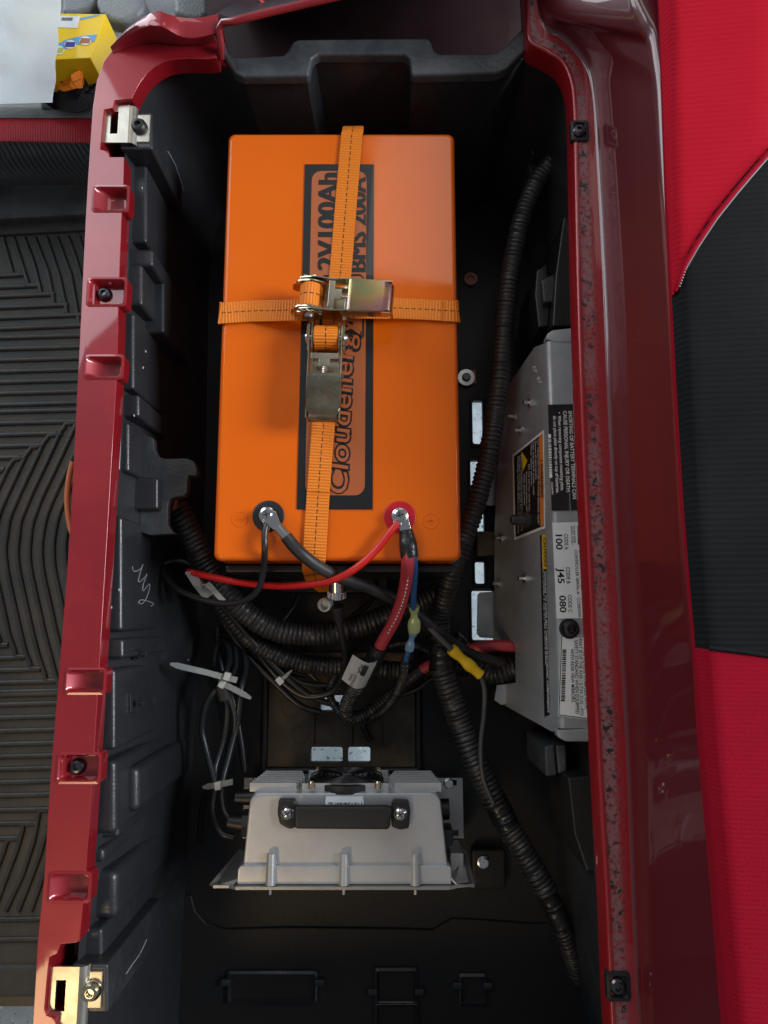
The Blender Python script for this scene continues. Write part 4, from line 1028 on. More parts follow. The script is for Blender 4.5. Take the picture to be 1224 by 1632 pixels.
# left conduits
root = thing('corrugated_conduit', P(440, 980, 0), 'thick black corrugated conduit curving from the left cable guard under the battery corner', 'conduit')
obj('conduit_sleeve', conduit(pxpath([(272, 800, .15), (284, 815, .15), (300, 845, .145), (324, 895, .13), (352, 935, .12), (390, 975, .11), (438, 1003, .10), (500, 1010, .095), (560, 1000, .09), (610, 984, .085), (660, 962, .08), (700, 944, .07)]), .0150, .0060, .0021), CONDUIT, root, 60)
root = thing('corrugated_conduit', P(520, 1060, 0), 'lower black corrugated conduit passing behind the white tag towards the red cable end', 'conduit')
obj('conduit_sleeve', conduit(pxpath([(330, 930, .10), (360, 975, .09), (400, 1020, .075), (445, 1046, .065), (500, 1060, .06), (570, 1062, .055), (640, 1068, .05), (700, 1060, .05), (745, 1064, .045)]), .0128, .0056, .0018), CONDUIT, root, 60)
root = thing('corrugated_conduit', P(760, 1070, 0), 'short black corrugated conduit entering the notch in the controller plate', 'conduit')
obj('conduit_sleeve', conduit(pxpath([(720, 1020, .06), (745, 1050, .055), (780, 1072, .055), (815, 1066, .06), (850, 1050, .06)]), .0150, .0058, .002), CONDUIT, root, 60)
# red cable with heat-shrunk lug, blue wire, loop conduit
root = thing('red_battery_cable', P(640, 950, 0), 'thick red cable running from the red terminal down to the white tag', 'cable')
obj('cable_jacket', tube(pxpath([(650, 872, zb + .012), (650, 893, zb + .008), (648, 920, .23), (641, 955, .20), (628, 990, .175), (612, 1018, .155), (600, 1042, .14)]), .0072, .005, 14), CABLER, root, 60)
bm = prism([P(u, v, zb + .009) for u, v in ((638, 818), (650, 822), (654, 838), (656, 856), (644, 858), (636, 842), (632, 832))], zb + .006, zb + .0092, bev=.0008)
obj('lug', bm, CHROME, root, 40)
obj('heat_shrink', sweep(catmull(pxpath([(647, 845, zb + .011), (649, 858, zb + .011), (651, 872, zb + .012), (653, 888, zb + .010)]), .003), lambda i, n: .0072 + .0026 * min(1, i / (n * .5)), 14, flat=.8), TAPE, root, 60)
print_path = pxpath([(652, 905, .245), (647, 940, .222), (636, 975, .192), (618, 1010, .165)])
bm = None
pp = catmull(print_path, .0030)
for a, b_ in list(zip(pp, pp[1:]))[::2]: bm = sweep([a + Vector((0, 0, .0066)), a.lerp(b_, .8) + Vector((0, 0, .0066))], .0007, 4, bm)
obj('jacket_print', bm, WHITEP, root, 0)
root2 = thing('loop_conduit', P(580, 1110, 0), 'small black corrugated loop carrying the red cable round under the white tag', 'conduit')
obj('conduit_sleeve', conduit(pxpath([(600, 1040, .14), (590, 1062, .128), (572, 1090, .11), (556, 1116, .09), (553, 1136, .075), (568, 1144, .065), (596, 1130, .06), (624, 1108, .058), (648, 1086, .058), (664, 1072, .06)]), .0095, .0046, .0015), CONDUIT, root2, 60)
pp = catmull(pxpath([(605, 1030, .147), (598, 1046, .138), (590, 1062, .128)]), .002)
js = [random.uniform(.95, 1.06) for _ in pp]
obj('tape_wrap', sweep(pp, lambda i, n: .0110 * js[i], 14), TAPE, root2, 50)
pp = catmull(pxpath([(640, 1092, .058), (654, 1080, .060), (670, 1068, .062)]), .002); js2 = [random.uniform(.95, 1.06) for _ in pp]
obj('tape_wrap', sweep(pp, lambda i, n: .0105 * js2[i], 14), TAPE, root2, 50)
whole('red_cable', tube(pxpath([(664, 1072, .062), (682, 1061, .065), (700, 1052, .066), (720, 1042, .062)]), .0070, .005, 12), CABLER, 'short red cable stub showing between black tape and the main conduit', 'cable', None, 60)
whole('red_cable', tube(pxpath([(735, 1040, .06), (760, 1033, .07), (790, 1029, .075), (830, 1030, .075)]), .0078, .005, 12), CABLER, 'dull red cable crossing into the notch of the controller plate', 'cable', None, 60)
# white flag tag on the loop
tg = thing('cable_tag', P(572, 1080, .1), 'white printed flag tag wrapped round the black loop conduit', 'tag')
T0 = [(562, 1044, .160), (599, 1062, .157), (579, 1104, .135), (544, 1083, .137)]
tl_ = pxpath(T0); nT = (tl_[1] - tl_[0]).cross(tl_[3] - tl_[0]).normalized(); nT = nT if nT.z > 0 else -nT
c = sum(tl_, Vector()) / 4
rows = []
for f, d in ((0, -.001), (.12, .0), (.5, .002), (.7, .0005), (.9, -.006), (1.0, -.012)):
    rows.append([tl_[0].lerp(tl_[1], f) + nT * d, tl_[3].lerp(tl_[2], f) + nT * d])
bm = loft(rows); bmesh.ops.solidify(bm, geom=bm.faces[:], thickness=.0007)
obj('tag_sheet', bm, WHITE, tg, 60)
tq = lambda a, b_, d: tl_[0].lerp(tl_[1], a).lerp(tl_[3].lerp(tl_[2], a), b_) + nT * d
for s, a, b0, b1, h in (('PCA', .42, .1, .42, .16), ('DIG', .24, .55, .8, .1), ('CONTROLLER', .40, .5, .97, .09)):
    obj('lettering', text_bm(s, tq(a, b0, .0040), tq(a, b1, .0040), tq(a + h, b0, .0036), .02), BLACKP, tg, 0)
obj('logo_box', slab([tq(.56, .08, .0032), tq(.76, .08, .0018), tq(.76, .45, .0018), tq(.56, .45, .0032)], nT, .0003), BLACKP, tg, 0)
# blue wire and crimp connectors
bw = thing('blue_wire', P(658, 960, 0), 'thin blue wire with green and blue crimp connectors beside the red cable', 'wire')
obj('wire', tube(pxpath([(657, 878, zb + .008), (660, 892, zb + .006), (661, 915, .235), (659, 945, .21), (659, 970, .19)]), .0036, .005, 10), WIREU, bw, 60)
def along(pts, rads, m, name, parent, flat=.75):
    path = catmull(pxpath(pts), .0015); n = len(path)
    def rf(i, n):
        t = i / (n - 1) * (len(rads) - 1); k = min(int(t), len(rads) - 2); return rads[k] + (rads[k + 1] - rads[k]) * (t - k)
    return obj(name, sweep(path, rf, 12, flat=flat), m, parent, 40)
along([(660, 966, .19), (660, 985, .18), (660, 1006, .168)], [.0066, .0060, .0042, .0044, .0072, .0078, .0078, .0070], GRN, 'green_connector', bw)
along([(659, 1006, .168), (655, 1022, .158), (652, 1036, .150)], [.0058, .0052, .0034, .0034, .0054, .0060, .0056], BLC, 'blue_connector', bw)
obj('wire', tube(pxpath([(652, 1034, .150), (648, 1046, .145), (645, 1060, .135), (643, 1072, .125)]), .0032, .005, 10), WIREU, bw, 60)
root = thing('thin_conduit', P(600, 1140, 0), 'thin black corrugated sleeve looping from the blue connector under the white tag', 'conduit')
obj('conduit_sleeve', conduit(pxpath([(647, 1052, .14), (642, 1080, .12), (630, 1108, .095), (606, 1136, .07), (576, 1148, .055), (548, 1142, .05), (532, 1122, .05), (526, 1100, .05), (534, 1076, .05)]), .0056, .0036, .0011, 10), CONDUIT, root, 60)
root = thing('thin_conduit', P(640, 1030, 0), 'thin black corrugated sleeve arching behind the red cable to the main conduit', 'conduit')
obj('conduit_sleeve', conduit(pxpath([(600, 1042, .06), (620, 1030, .06), (648, 1025, .06), (672, 1032, .06), (695, 1044, .06)]), .0048, .0034, .001, 10), CONDUIT, root, 60)
# wires at the terminals
rw = thing('red_wire', P(520, 930, 0), 'thin bright red wire arching left from the red terminal across the cables', 'wire')
obj('wire', tube(pxpath([(634, 834, zb + .012), (622, 848, zb + .013), (600, 876, zb + .012), (572, 902, zb + .012), (540, 921, .25), (500, 931, .235), (440, 934, .21), (380, 928, .19), (335, 919, .175), (300, 911, .16)]), .0040, .004, 12), WIRER, rw, 60)
obj('ring_lug', prism([P(u, v, zb + .0125) for u, v in ((630, 822), (640, 826), (640, 836), (632, 842), (622, 848), (618, 844), (626, 834))], zb + .0098, zb + .0115, bev=.0005), CHROME, rw, 40)
kw = thing('black_wire', P(360, 950, 0), 'thin black wire hanging from the black terminal and looping left round the tag', 'wire')
obj('wire', tube(pxpath([(426, 834, zb + .011), (422, 850, zb + .013), (422, 875, zb + .012), (420, 905, .24), (412, 938, .22), (392, 956, .205), (360, 962, .19), (320, 955, .175), (285, 940, .16), (264, 920, .145), (259, 904, .135), (268, 895, .13), (290, 894, .13), (312, 902, .125)]), .0035, .004, 12), WIREB, kw, 60)
obj('ring_lug', prism([P(u, v, zb + .0125) for u, v in ((420, 824), (434, 826), (432, 836), (428, 846), (421, 846), (419, 836))], zb + .0098, zb + .0115, bev=.0005), CHROME, kw, 40)
nc = thing('black_battery_cable', P(560, 920, 0), 'thick black cable with a silver lug running from the black terminal to the right', 'cable')
obj('cable_jacket', tube(pxpath([(456, 855, zb + .014), (466, 868, zb + .013), (482, 884, zb + .012), (506, 902, .252), (540, 920, .235), (580, 934, .21), (620, 951, .185), (655, 972, .16), (690, 1000, .135), (722, 1026, .12), (760, 1046, .10), (800, 1056, .08)]), .0068, .005, 14), RUBBER, nc, 60)
obj('lug', prism([P(u, v, zb + .0165) for u, v in ((420, 815), (430, 811), (440, 816), (446, 832), (451, 842), (440, 847), (428, 838), (420, 828))], zb + .0138, zb + .0158, bev=.0007), CHROME, nc, 40)
obj('lug_barrel', sweep(catmull(pxpath([(443, 840, zb + .014), (450, 848, zb + .014), (458, 857, zb + .014)]), .002), .0062, 14), CHROME, nc, 60)
# round multi-pin connector hanging below the battery
rc = thing('round_connector', P(536, 940, .1), 'silver round screw connector below the battery with a black cable hanging down', 'connector')
path = pxpath([(537, 922, .16), (537, 940, .155), (536, 956, .15), (537, 966, .147), (539, 984, .14)])
for a, b_, r, m in ((0, .45, .0098, CHROME), (.45, .68, .0108, CHROME)):
    A_, B_ = path[0].lerp(path[3], a), path[0].lerp(path[3], b_)
    obj('metal_shell', cyl(A_, B_, r, seg=24, bev=.0008), m, rc, 40)
A_, B_ = path[0].lerp(path[3], .45), path[0].lerp(path[3], .68); x, y, d = frame_of(B_ - A_)
bm = None
for i in range(18):
    a = 2 * math.pi * i / 18; o_ = (x * math.cos(a) + y * math.sin(a)) * .0108; bm = sweep([A_ + o_, B_ + o_], .0008, 5, bm)
obj('knurl_ridges', bm, CHROME, rc, 60)
obj('strain_relief', sweep(catmull([path[3], path[3].lerp(path[4], .5), path[4] + Vector((0, -.004, -.004))], .002), lambda i, n: .0088 - .0034 * i / n, 16), RUBBER, rc, 60)
obj('cable', tube(pxpath([(539, 984, .14), (545, 1015, .125), (550, 1040, .11), (548, 1070, .085), (536, 1096, .065), (514, 1108, .055), (482, 1108, .05), (452, 1088, .05), (424, 1058, .055), (394, 1018, .07), (362, 972, .09), (330, 912, .12), (300, 862, .14), (280, 832, .15)]), .0044, .005, 12), WIREB, rc, 60)
cp = P(521, 962, .14); obj('white_cap', lathe(cp, (-.3, -.2, 1), [(.0085, 0), (.0085, .010), (.0065, .0115), (.0055, .004), (0, .004)], 20), WTIE, rc)
# yellow butt splice on grey wire
yc = thing('yellow_splice', P(742, 1055, 0), 'bright yellow crimp splice joining two thin grey wires by the main conduit', 'wire splice')
along([(719, 1034, .135), (732, 1046, .13), (748, 1060, .125), (766, 1076, .12)], [.0070, .0074, .0066, .0056, .0062, .0076, .0078, .0064, .0062, .0066], YPL, 'splice_sleeve', yc, .8)
GREYW = mat('grey_wire', (.055, .058, .062), .4)
obj('wire', tube(pxpath([(668, 982, .14), (684, 1000, .14), (702, 1018, .138), (722, 1037, .135)]), .0038, .005, 10), GREYW, yc, 60)
obj('wire', tube(pxpath([(765, 1075, .12), (772, 1100, .115), (771, 1140, .11), (766, 1190, .11), (770, 1240, .108), (786, 1280, .105)]), .0030, .005, 10), GREYW, yc, 60)
# loose black wires from the left guard to the middle
for i, (l, r, lbl) in enumerate((
    ([(278, 838, .14), (292, 862, .14), (312, 905, .13), (340, 948, .12), (372, 985, .10), (410, 1030, .08), (450, 1074, .06), (500, 1112, .05), (540, 1124, .045)], .0044, 'black wire slanting from the cable guard, uppermost of the diagonal wires'),
    ([(330, 950, .08), (362, 1000, .07), (398, 1048, .055), (440, 1090, .045), (478, 1124, .04), (512, 1136, .035)], .0042, 'black wire slanting beneath the white strip tag, lowest of the diagonal wires'),
    ([(380, 985, .08), (420, 1040, .065), (462, 1078, .055), (500, 1092, .05), (540, 1090, .045)], .0036, 'thin black wire tied by the small short zip tie'),
    ([(400, 990, .07), (440, 1032, .06), (470, 1052, .05), (505, 1084, .045), (520, 1100, .04)], .0026, 'thinnest black wire running between the two left conduits'),
    ([(300, 830, .12), (330, 880, .10), (356, 930, .085), (376, 980, .07), (404, 1030, .06), (446, 1064, .05), (486, 1076, .04)], .0050, 'black wire running along the far side of the thick left conduit'),
    ([(470, 900, .03), (478, 930, .03), (470, 962, .04), (452, 990, .05), (446, 1020, .045)], .0034, 'short black wire dropping from behind the orange strap end'),
    ([(590, 905, .03), (600, 930, .04), (590, 960, .05), (560, 985, .05), (546, 1020, .045), (560, 1050, .04)], .0036, 'black wire hanging behind the round connector'),
    ([(690, 1080, .03), (660, 1100, .03), (610, 1118, .025), (580, 1150, .015), (590, 1180, .008)], .0040, 'black wire trailing over the brown tray below the loop conduit'),
    ([(346, 1000, .02), (352, 1060, .02), (372, 1120, .02), (384, 1180, .02), (390, 1230, .02)], .0046, 'black wire lying on the floor left of the brown tray'))):
    cable('black_wire', l, r, WIREB, lbl, 'wire', 'loose black wires under the battery corner')
tg2 = thing('cable_tag', P(328, 935, .1), 'white strip tag lying along the left conduit at the battery corner', 'tag')
bm = loft([pxpath([(294, 912, .165), (308, 910, .168)]), pxpath([(308, 934, .160), (324, 930, .166)]), pxpath([(326, 956, .150), (344, 944, .156)])]); bmesh.ops.solidify(bm, geom=bm.faces[:], thickness=.0008)
obj('tag_sheet', bm, WHITE, tg2, 60)
bm = loft([pxpath([(326, 932, .166), (334, 927, .168)]), pxpath([(352, 960, .155), (360, 956, .157)])]); bmesh.ops.solidify(bm, geom=bm.faces[:], thickness=.0008)
obj('tag_sheet', bm, WHITE, tg2, 60)
obj('lettering', text_bm('H.A', P(318, 926, .1685), P(322, 940, .1655), P(324, 924, .1685), .03), BLACKP, tg2, 0)
# zip ties
def tie(strip, r, head, label, w_=.0036):
    root = thing('zip_tie', P(head[0], head[1], head[2]), label, 'zip tie', 'white nylon zip ties')
    path = catmull(pxpath(strip), .003); rows = []
    for i, p in enumerate(path):
        t = (path[min(i + 1, len(path) - 1)] - path[max(i - 1, 0)]).normalized(); s = t.cross(up).normalized()
        e = w_ if i > 2 else w_ * (.45 + .18 * i)
        rows.append([p - s * e, p + s * e])
    bm = loft(rows); bmesh.ops.solidify(bm, geom=bm.faces[:], thickness=.0013); obj('strip', bm, WTIE, root, 40)
    h = P(*head); a = math.atan2((path[-1] - path[0]).y, (path[-1] - path[0]).x)
    bm = box(h.x, h.y, h.z, .0078, .0100, .0066, bev=.0012, rz=a); obj('head', bm, WTIE, root, 40)
tie([(271, 1058, .14), (300, 1065, .138), (330, 1072, .13), (356, 1079, .12), (378, 1084, .112)], 0, (362, 1078, .121), 'long white zip tie sticking out left from the black cable bundle')
tie([(400, 1113, .10), (380, 1102, .106), (362, 1093, .112), (348, 1086, .108)], 0, (354, 1090, .113), 'white zip tie angled right, directly below the longest zip tie')
tie([(465, 1068, .09), (456, 1077, .092), (446, 1085, .088)], 0, (446, 1085, .090), 'small short zip tie round the diagonal black wires', .0022)
tie([(323, 1255, .10), (340, 1252, .107), (356, 1249, .106), (371, 1246, .10)], 0, (347, 1252, .109), 'white zip tie round the charger cables left of the charger')
# charger cables
cg = thing('charger_cable', P(360, 1200, 0), 'black charger mains cable folded into a bundle beside the charger', 'cable')
for l, r in (([(372, 1334, .128), (352, 1326, .128), (340, 1290, .11), (343, 1252, .10), (330, 1200, .09), (322, 1160, .09), (330, 1120, .1), (352, 1088, .105), (366, 1050, .08), (358, 1020, .06), (346, 1032, .05), (342, 1068, .06), (352, 1092, .1), (362, 1130, .09), (356, 1180, .085), (344, 1220, .09), (342, 1252, .1)], .0040),
             ([(378, 1306, .118), (360, 1296, .115), (354, 1252, .1), (366, 1200, .09), (378, 1150, .085), (384, 1100, .09), (392, 1060, .07), (384, 1010, .05)], .0040),
             ([(362, 1092, .1), (376, 1060, .08), (372, 1020, .06), (358, 1012, .05)], .0034), ([(358, 1096, .1), (374, 1140, .09), (370, 1190, .085), (356, 1240, .09), (350, 1254, .098)], .0034),
             ([(318, 1340, .03), (322, 1290, .06), (332, 1258, .09), (344, 1250, .1)], .0040)):
    obj('cable_run', tube(pxpath(l), r, .005, 10), WIREB, cg, 60)
obj('cable_sleeve', sweep(catmull(pxpath([(352, 1090, .104), (358, 1112, .098)]), .004), .010, 14), RUBBER, cg, 60)
whole('orange_cord', tube(pxpath([(116, 736, .12), (110, 762, .12), (107, 800, .12), (112, 840, .12), (120, 860, .12)]), .0036, .005, 10), mat('orange_cord_rubber', (.50, .14, .05), .5), 'orange cord bulging out under the left edge of the red rail', 'cord', None, 60)
whole('orange_cord', tube(pxpath([(280, 796, .17), (278, 806, .165), (272, 818, .155)]), .0028, .004, 8), mat('orange_cord_rubber_dull', (.45, .10, .05), .5), 'short bit of orange cord inside the black cable guard', 'cord', None, 60)
# chalk scribble and scratches on the left wall: cast onto the wall itself
from mathutils.bvhtree import BVHTree
def bvh_of(objs):
    V = []; F = []
    for o in objs:
        b = len(V); V += [v.co + BASE[o] for v in o.data.vertices]; F += [[b + i for i in p.vertices] for p in o.data.polygons]
    return BVHTree.FromPolygons(V, F)
_wb = bvh_of([o for o in tub.children if o.name.split('.')[0] in ('wall', 'wall_rib', 'wall_pad', 'bracket_boss')])
def cast(u, v, off=.0006):
    h = _wb.ray_cast(CAMV, ray(u, v).normalized())
    if h[0] is None: return None
    n = h[1] if h[1].dot(ray(u, v)) < 0 else -h[1]
    return h[0] + n * off
for u0, u1, v0, v1 in ((211, 218, 1034, 1050), (206, 214, 1106, 1135)):
    Q4 = [cast(u, v, .0012) for u, v in ((u0, v0), (u1, v0), (u1, v1), (u0, v1))]
    if all(Q4):
        obj('painted_slot', slab([q - (Q4[1] - Q4[0]).cross(Q4[3] - Q4[0]).normalized() * 0 for q in Q4], (1, 0, .3), .0003), mat('painted_slot_shade', (.003, .003, .003), .8), tub, 0)  # flat black patch: the slot's inner shade is painted, the wall is not cut
        obj('slot_rim', sweep(Q4 + [Q4[0]], .0012, 6), TUB, tub, 50)
        c = sum(Q4, Vector()) / 4 + Vector((.010, 0, .0)); obj('slot_peg', cyl(c - Vector((.004, 0, 0)), c + Vector((.002, 0, .001)), .0034, .003, 12, bev=.0006), TUB, tub, 40)
CHALK = mat('chalk_mark', (.30, .33, .36), .8)
def scratch(l, r, name='chalk_scribble', step=.004):
    pts = [cast(u, v) for u, v in l]; pts = [p for p in pts if p is not None]
    if len(pts) > 1: obj(name, sweep(catmull(pts, step), r, 5), CHALK, tub, 60)
scratch([(210, 903), (213, 911), (224, 906), (227, 899), (222, 915), (220, 928), (230, 920), (234, 914), (228, 930), (227, 942), (238, 930), (234, 950), (226, 962), (220, 960), (226, 956), (244, 962), (240, 966)], .0004)
scratch([(267, 242), (278, 262), (288, 290), (292, 305)], .0006, 'scratch'); scratch([(233, 1497), (222, 1520), (208, 1540), (200, 1552)], .0005, 'scratch')
for u, v in ((232, 560), (214, 662), (190, 940), (228, 586), (178, 968), (300, 1052), (227, 300)):
    p = cast(u, v, .0003)
    if p is not None: obj('scuff', lathe(p, (1, 0, .2), [(.0016, 0), (.001, .0004), (0, .0005)], 8), CHALK, tub)
whole('barcode_strip', slab([cast(u, v, .003) for u, v in ((184, 676), (189, 678), (186, 748), (181, 746))], (1, 0, .2), .0004), WHITE, 'narrow white barcode strip stuck on the tub wall beside the left rail', 'sticker', None, 0)

# ================================================================== SEAT turned up on the right
zs = .425
seat = thing('seat_cushion', P(1170, 800, .3), 'red and black ribbed fabric seat cushion folded up beside the red side panel', 'seat')
def fabric(name, col, scale, strength, vcol):
    m = mat(name, col, .95, spec=.06, var=1, vscale=5, var_col=vcol, bump=.4, bscale=900)
    nt = m.node_tree; N = nt.nodes; L = nt.links; b = N['Principled BSDF']
    m.node_tree.nodes['Principled BSDF'].inputs['Sheen Weight'].default_value = .0
    return add_wave(m, scale, 'Y', strength, .0016)
REDF = fabric('red_ribbed_fabric', (.39, .007, .018), 60, .22, (.43, .009, .022))
BLKF = fabric('black_ribbed_mesh', (.011, .0113, .0117), 60, .32, (.017, .0173, .0177))
def sz(u, v):                     # cushion height over the photo: rolls down towards its left edge
    e = edge_u(v); t = max(0.0, min(1, (u - e) / 30.0))
    return zs - .012 * (1 - math.sqrt(max(0, 1 - (1 - t) ** 2))) + .010 * min(1, (u - e) / 160)
def edge_u(v):
    k = [(-90, 1044), (0, 1050), (150, 1056), (300, 1062), (460, 1070), (600, 1077), (800, 1089), (950, 1101), (1040, 1109), (1200, 1122), (1400, 1140), (1632, 1160), (1760, 1172)]
    for (a, b), (c, d) in zip(k, k[1:]):
        if a <= v <= c: return b + (d - b) * (v - a) / (c - a)
    return k[-1][1]
def patch(vs, lo, hi, name, m, n=22):
    rows = []
    for v in vs:
        a, b = lo(v), hi(v); rows.append([P(a + (b - a) * i / n, v, sz(a + (b - a) * i / n, v)) for i in range(n + 1)])
    return obj(name, loft(rows), m, seat, 80)
UR = 1420
# seam between red and black: from the edge at v 470 up to the right
def seam_v(u):
    k = [(1074, 470), (1090, 425), (1110, 390), (1140, 345), (1172, 305), (1200, 272), (1230, 238), (1300, 165), (1420, 60)]
    for (a, b), (c, d) in zip(k, k[1:]):
        if a <= u <= c: return b + (d - b) * (u - a) / (c - a)
    return k[0][1] if u < 1074 else k[-1][1]
def seam_u(v):
    lo, hi = 1074, 1420
    for _ in range(40):
        m_ = (lo + hi) / 2
        if seam_v(m_) > v: lo = m_
        else: hi = m_
    return lo
vs_ = [-90 + i * 20 for i in range(8)] + [60 + i * 20.5 for i in range(21)]
patch(vs_, lambda v: edge_u(v), lambda v: max(edge_u(v) + .5, seam_u(v)) if v > 60 else UR, 'red_panel', REDF)
def low_v(u): return 1032 + (u - 1125) * .13
vs2 = [62 + i * 21 for i in range(20)] + [470 + i * 20 for i in range(29)]
def lowcut(v): return None
rows = []
n = 24
U_ = [1075 + (UR - 1075) * (i / n) for i in range(n + 1)]
rws = []
for i in range(41):
    row = []
    f = i / 40
    for k in range(n + 1):
        g = k / n
        ub = 1130 + (UR - 1130) * g; ut = 1074 + (UR - 1074) * g
        vt, vb = seam_v(ut), low_v(ub)
        v = vt + (vb - vt) * f
        u = ut + (ub - ut) * f
        e = edge_u(v); u = e + (UR - e) * g
        row.append(P(u, v, sz(u, v)))
    rws.append(row)
obj('black_panel', loft(rws), BLKF, seat, 80)
rws = []
REDF2 = fabric('red_smooth_vinyl', (.27, .005, .016), 90, .12, (.30, .006, .02))
for i in range(30):
    f = i / 29; row = []
    for k in range(n + 1):
        g = k / n; ub = 1130 + (UR - 1130) * g; vt = low_v(ub); v = vt + (1760 - vt) * f; e = edge_u(v); u = e + (UR - e) * g
        row.append(P(u, v, sz(u, v) + .003))
    rws.append(row)
obj('red_skirt', loft(rws), REDF2, seat, 80)
sm = [P(u, seam_v(u), sz(u, seam_v(u)) + .0006) for u in range(1076, 1300, 6)]
obj('seam_piping', sweep(catmull(sm, .004), .0022, 8), REDF2, seat, 60)
STW = mat('grey_thread', (.42, .40, .40), .7)
bm = None
for i in range(0, 110):
    u = 1080 + i * 1.6; v = seam_v(u); p = P(u + 3.2, v + 3.2, sz(u + 3, v + 3) + .0012); q = P(u + 3.9, v + 2.4, sz(u + 3, v + 3) + .0012); bm = sweep([p, q], .0008, 4, bm)
obj('seam_stitching', bm, STW, seat, 0)
lo_ = [P(u, low_v(u), sz(u, low_v(u)) + .003) for u in range(1130, 1400, 10)]
obj('lower_seam', sweep(catmull(lo_, .004), .0020, 8), BLKF, seat, 60)
bk = [[P(edge_u(v) + 1, v, sz(edge_u(v), v)) for v in range(-80, 1760, 40)], [P(edge_u(v) + 14, v, sz(edge_u(v), v)) + Vector((.004, 0, -.05)) for v in range(-80, 1760, 40)]]
obj('cushion_base', loft(bk), REDF2, seat, 60)

# ================================================================== FLOOR MAT
zm = .05
fm = thing('floor_mat', P(60, 900, 0), 'dirty black ribbed rubber floor mat left of the red rail', 'floor mat')
mp = [(-420, 368), (150, 338), (150, 1590), (-420, 1590)]
mp = [P(u, v, zm) for u, v in mp]
obj('mat_sheet', prism(mp, zm - .012, zm, bev=.003), MAT, fm, 30)
def ridge(l, r=.0034):
    pts = pxpath([(u, v, zm + .0006) for u, v in l])
    o = obj('ridge', sweep(pts if len(pts) == 2 else catmull(pts, .006), r, 8, flat=.75), RIDGE, fm, 70); return o
def corner(l, rad=7):
    """polyline with tight rounded corners"""
    out = [l[0]]
    for a, b, c in zip(l, l[1:], l[2:]):
        va = Vector((a[0] - b[0], a[1] - b[1])); vc = Vector((c[0] - b[0], c[1] - b[1]))
        k1 = min(rad, va.length * .4); k2 = min(rad, vc.length * .4)
        p = Vector(b) + va.normalized() * k1; q = Vector(b) + vc.normalized() * k2
        out += [tuple(p), tuple((Vector(b) * 2 + p + q) / 4), tuple(q)]
    out.append(l[-1]); return out
XL = -330
def hz(v, u): return v - u * -.0 + (u - 60) * -.035   # mat lies turned about two degrees
def go(l): return ridge(l)
for l in ([(XL, 456), (21, 439), (4.5, 379)], [(XL, 472), (46, 456), (21.5, 379)], [(XL, 488), (66, 470), (54, 420), (38.5, 379)], [(XL, 504), (87, 487), (76, 432), (55.5, 379)],
          [(XL, 520), (108, 503), (95, 443), (73.7, 378)], [(XL, 538), (127, 519), (113, 439), (90.7, 378)]): go(corner(l))
go([(107.7, 377), (120, 410), (131, 450), (140, 500)]); go([(124.7, 376), (134, 405), (142, 450)])
for v in (538, 556, 574, 592, 609, 627, 645): go([(XL, v + 10), (160, v - 4)])
DX = [(640, 94), (658, 84), (690, 69), (740, 46), (790, 22), (830, 6), (876, 0), (910, 3), (960, 14), (1010, 25), (1085, 45), (1110, 52)]
def dx(v):
    for (a, b), (c, d) in zip(DX, DX[1:]):
        if a <= v <= c: return b + (d - b) * (v - a) / (c - a)
    return DX[-1][1]
for k in range(-5, 7):
    w_ = 8 + 19 * k; vt = 691 - 19 * k; vb = 1067 + 19 * k
    if k >= 3: vt = 660; vb = 1096
    mid_ = [v for v in range(int(vt) + 16, int(vb) - 14, 24)]
    l = [(w_ + dx(v), v) for v in mid_]
    top = (w_ + dx(vt), vt); bot = (w_ + dx(vb), vb)
    if k < 3:
        l = [(XL, vt + 14), (top[0] - 9, vt + .5), (top[0] - 1, vt + 4)] + [(top[0] - 2, vt + 10)] + l + [(bot[0], vb - 8), (bot[0] - 2, vb - 2), (bot[0] - 10, vb + .5), (XL, vb + 10)]
    else: l = [top] + l + [bot]
    ridge(l)
for v in (1104, 1124, 1145, 1166, 1187, 1207, 1227, 1248, 1269): go([(XL, v + 8), (115, v - 4)])
for l in ([(XL, 1300), (63, 1290), (54, 1340), (36, 1395), (9, 1452)], [(XL, 1322), (39, 1312), (28, 1352), (-10, 1452)], [(XL, 1345), (13, 1336), (2, 1368), (-30, 1452)]): go(corner(l))
go([(76, 1318), (60, 1372), (29, 1452)]); go([(76, 1372), (64, 1410), (49, 1452)])
for v in (1468, 1500): go([(XL, v + 4), (90, v - 4)])
obj('mat_lip', prism([P(u, v, zm + .008) for u, v in ((-420, 1548), (80, 1540), (80, 1592), (-420, 1592))], zm - .03, zm + .006, bev=.005), MAT, fm, 40)
obj('mat_lip', prism([P(u, v, zm + .008) for u, v in ((-420, 372), (150, 338), (150, 364), (-420, 396))], zm - .012, zm + .005, bev=.004), MAT, fm, 40)
o = obj('cart_floor', prism([P(u, v, zm - .04) for u, v in ((-440, 330), (170, 330), (150, 1586), (-440, 1586))], zm - .07, zm - .013), BLACKM, None, 30); tag(o, kind='structure')

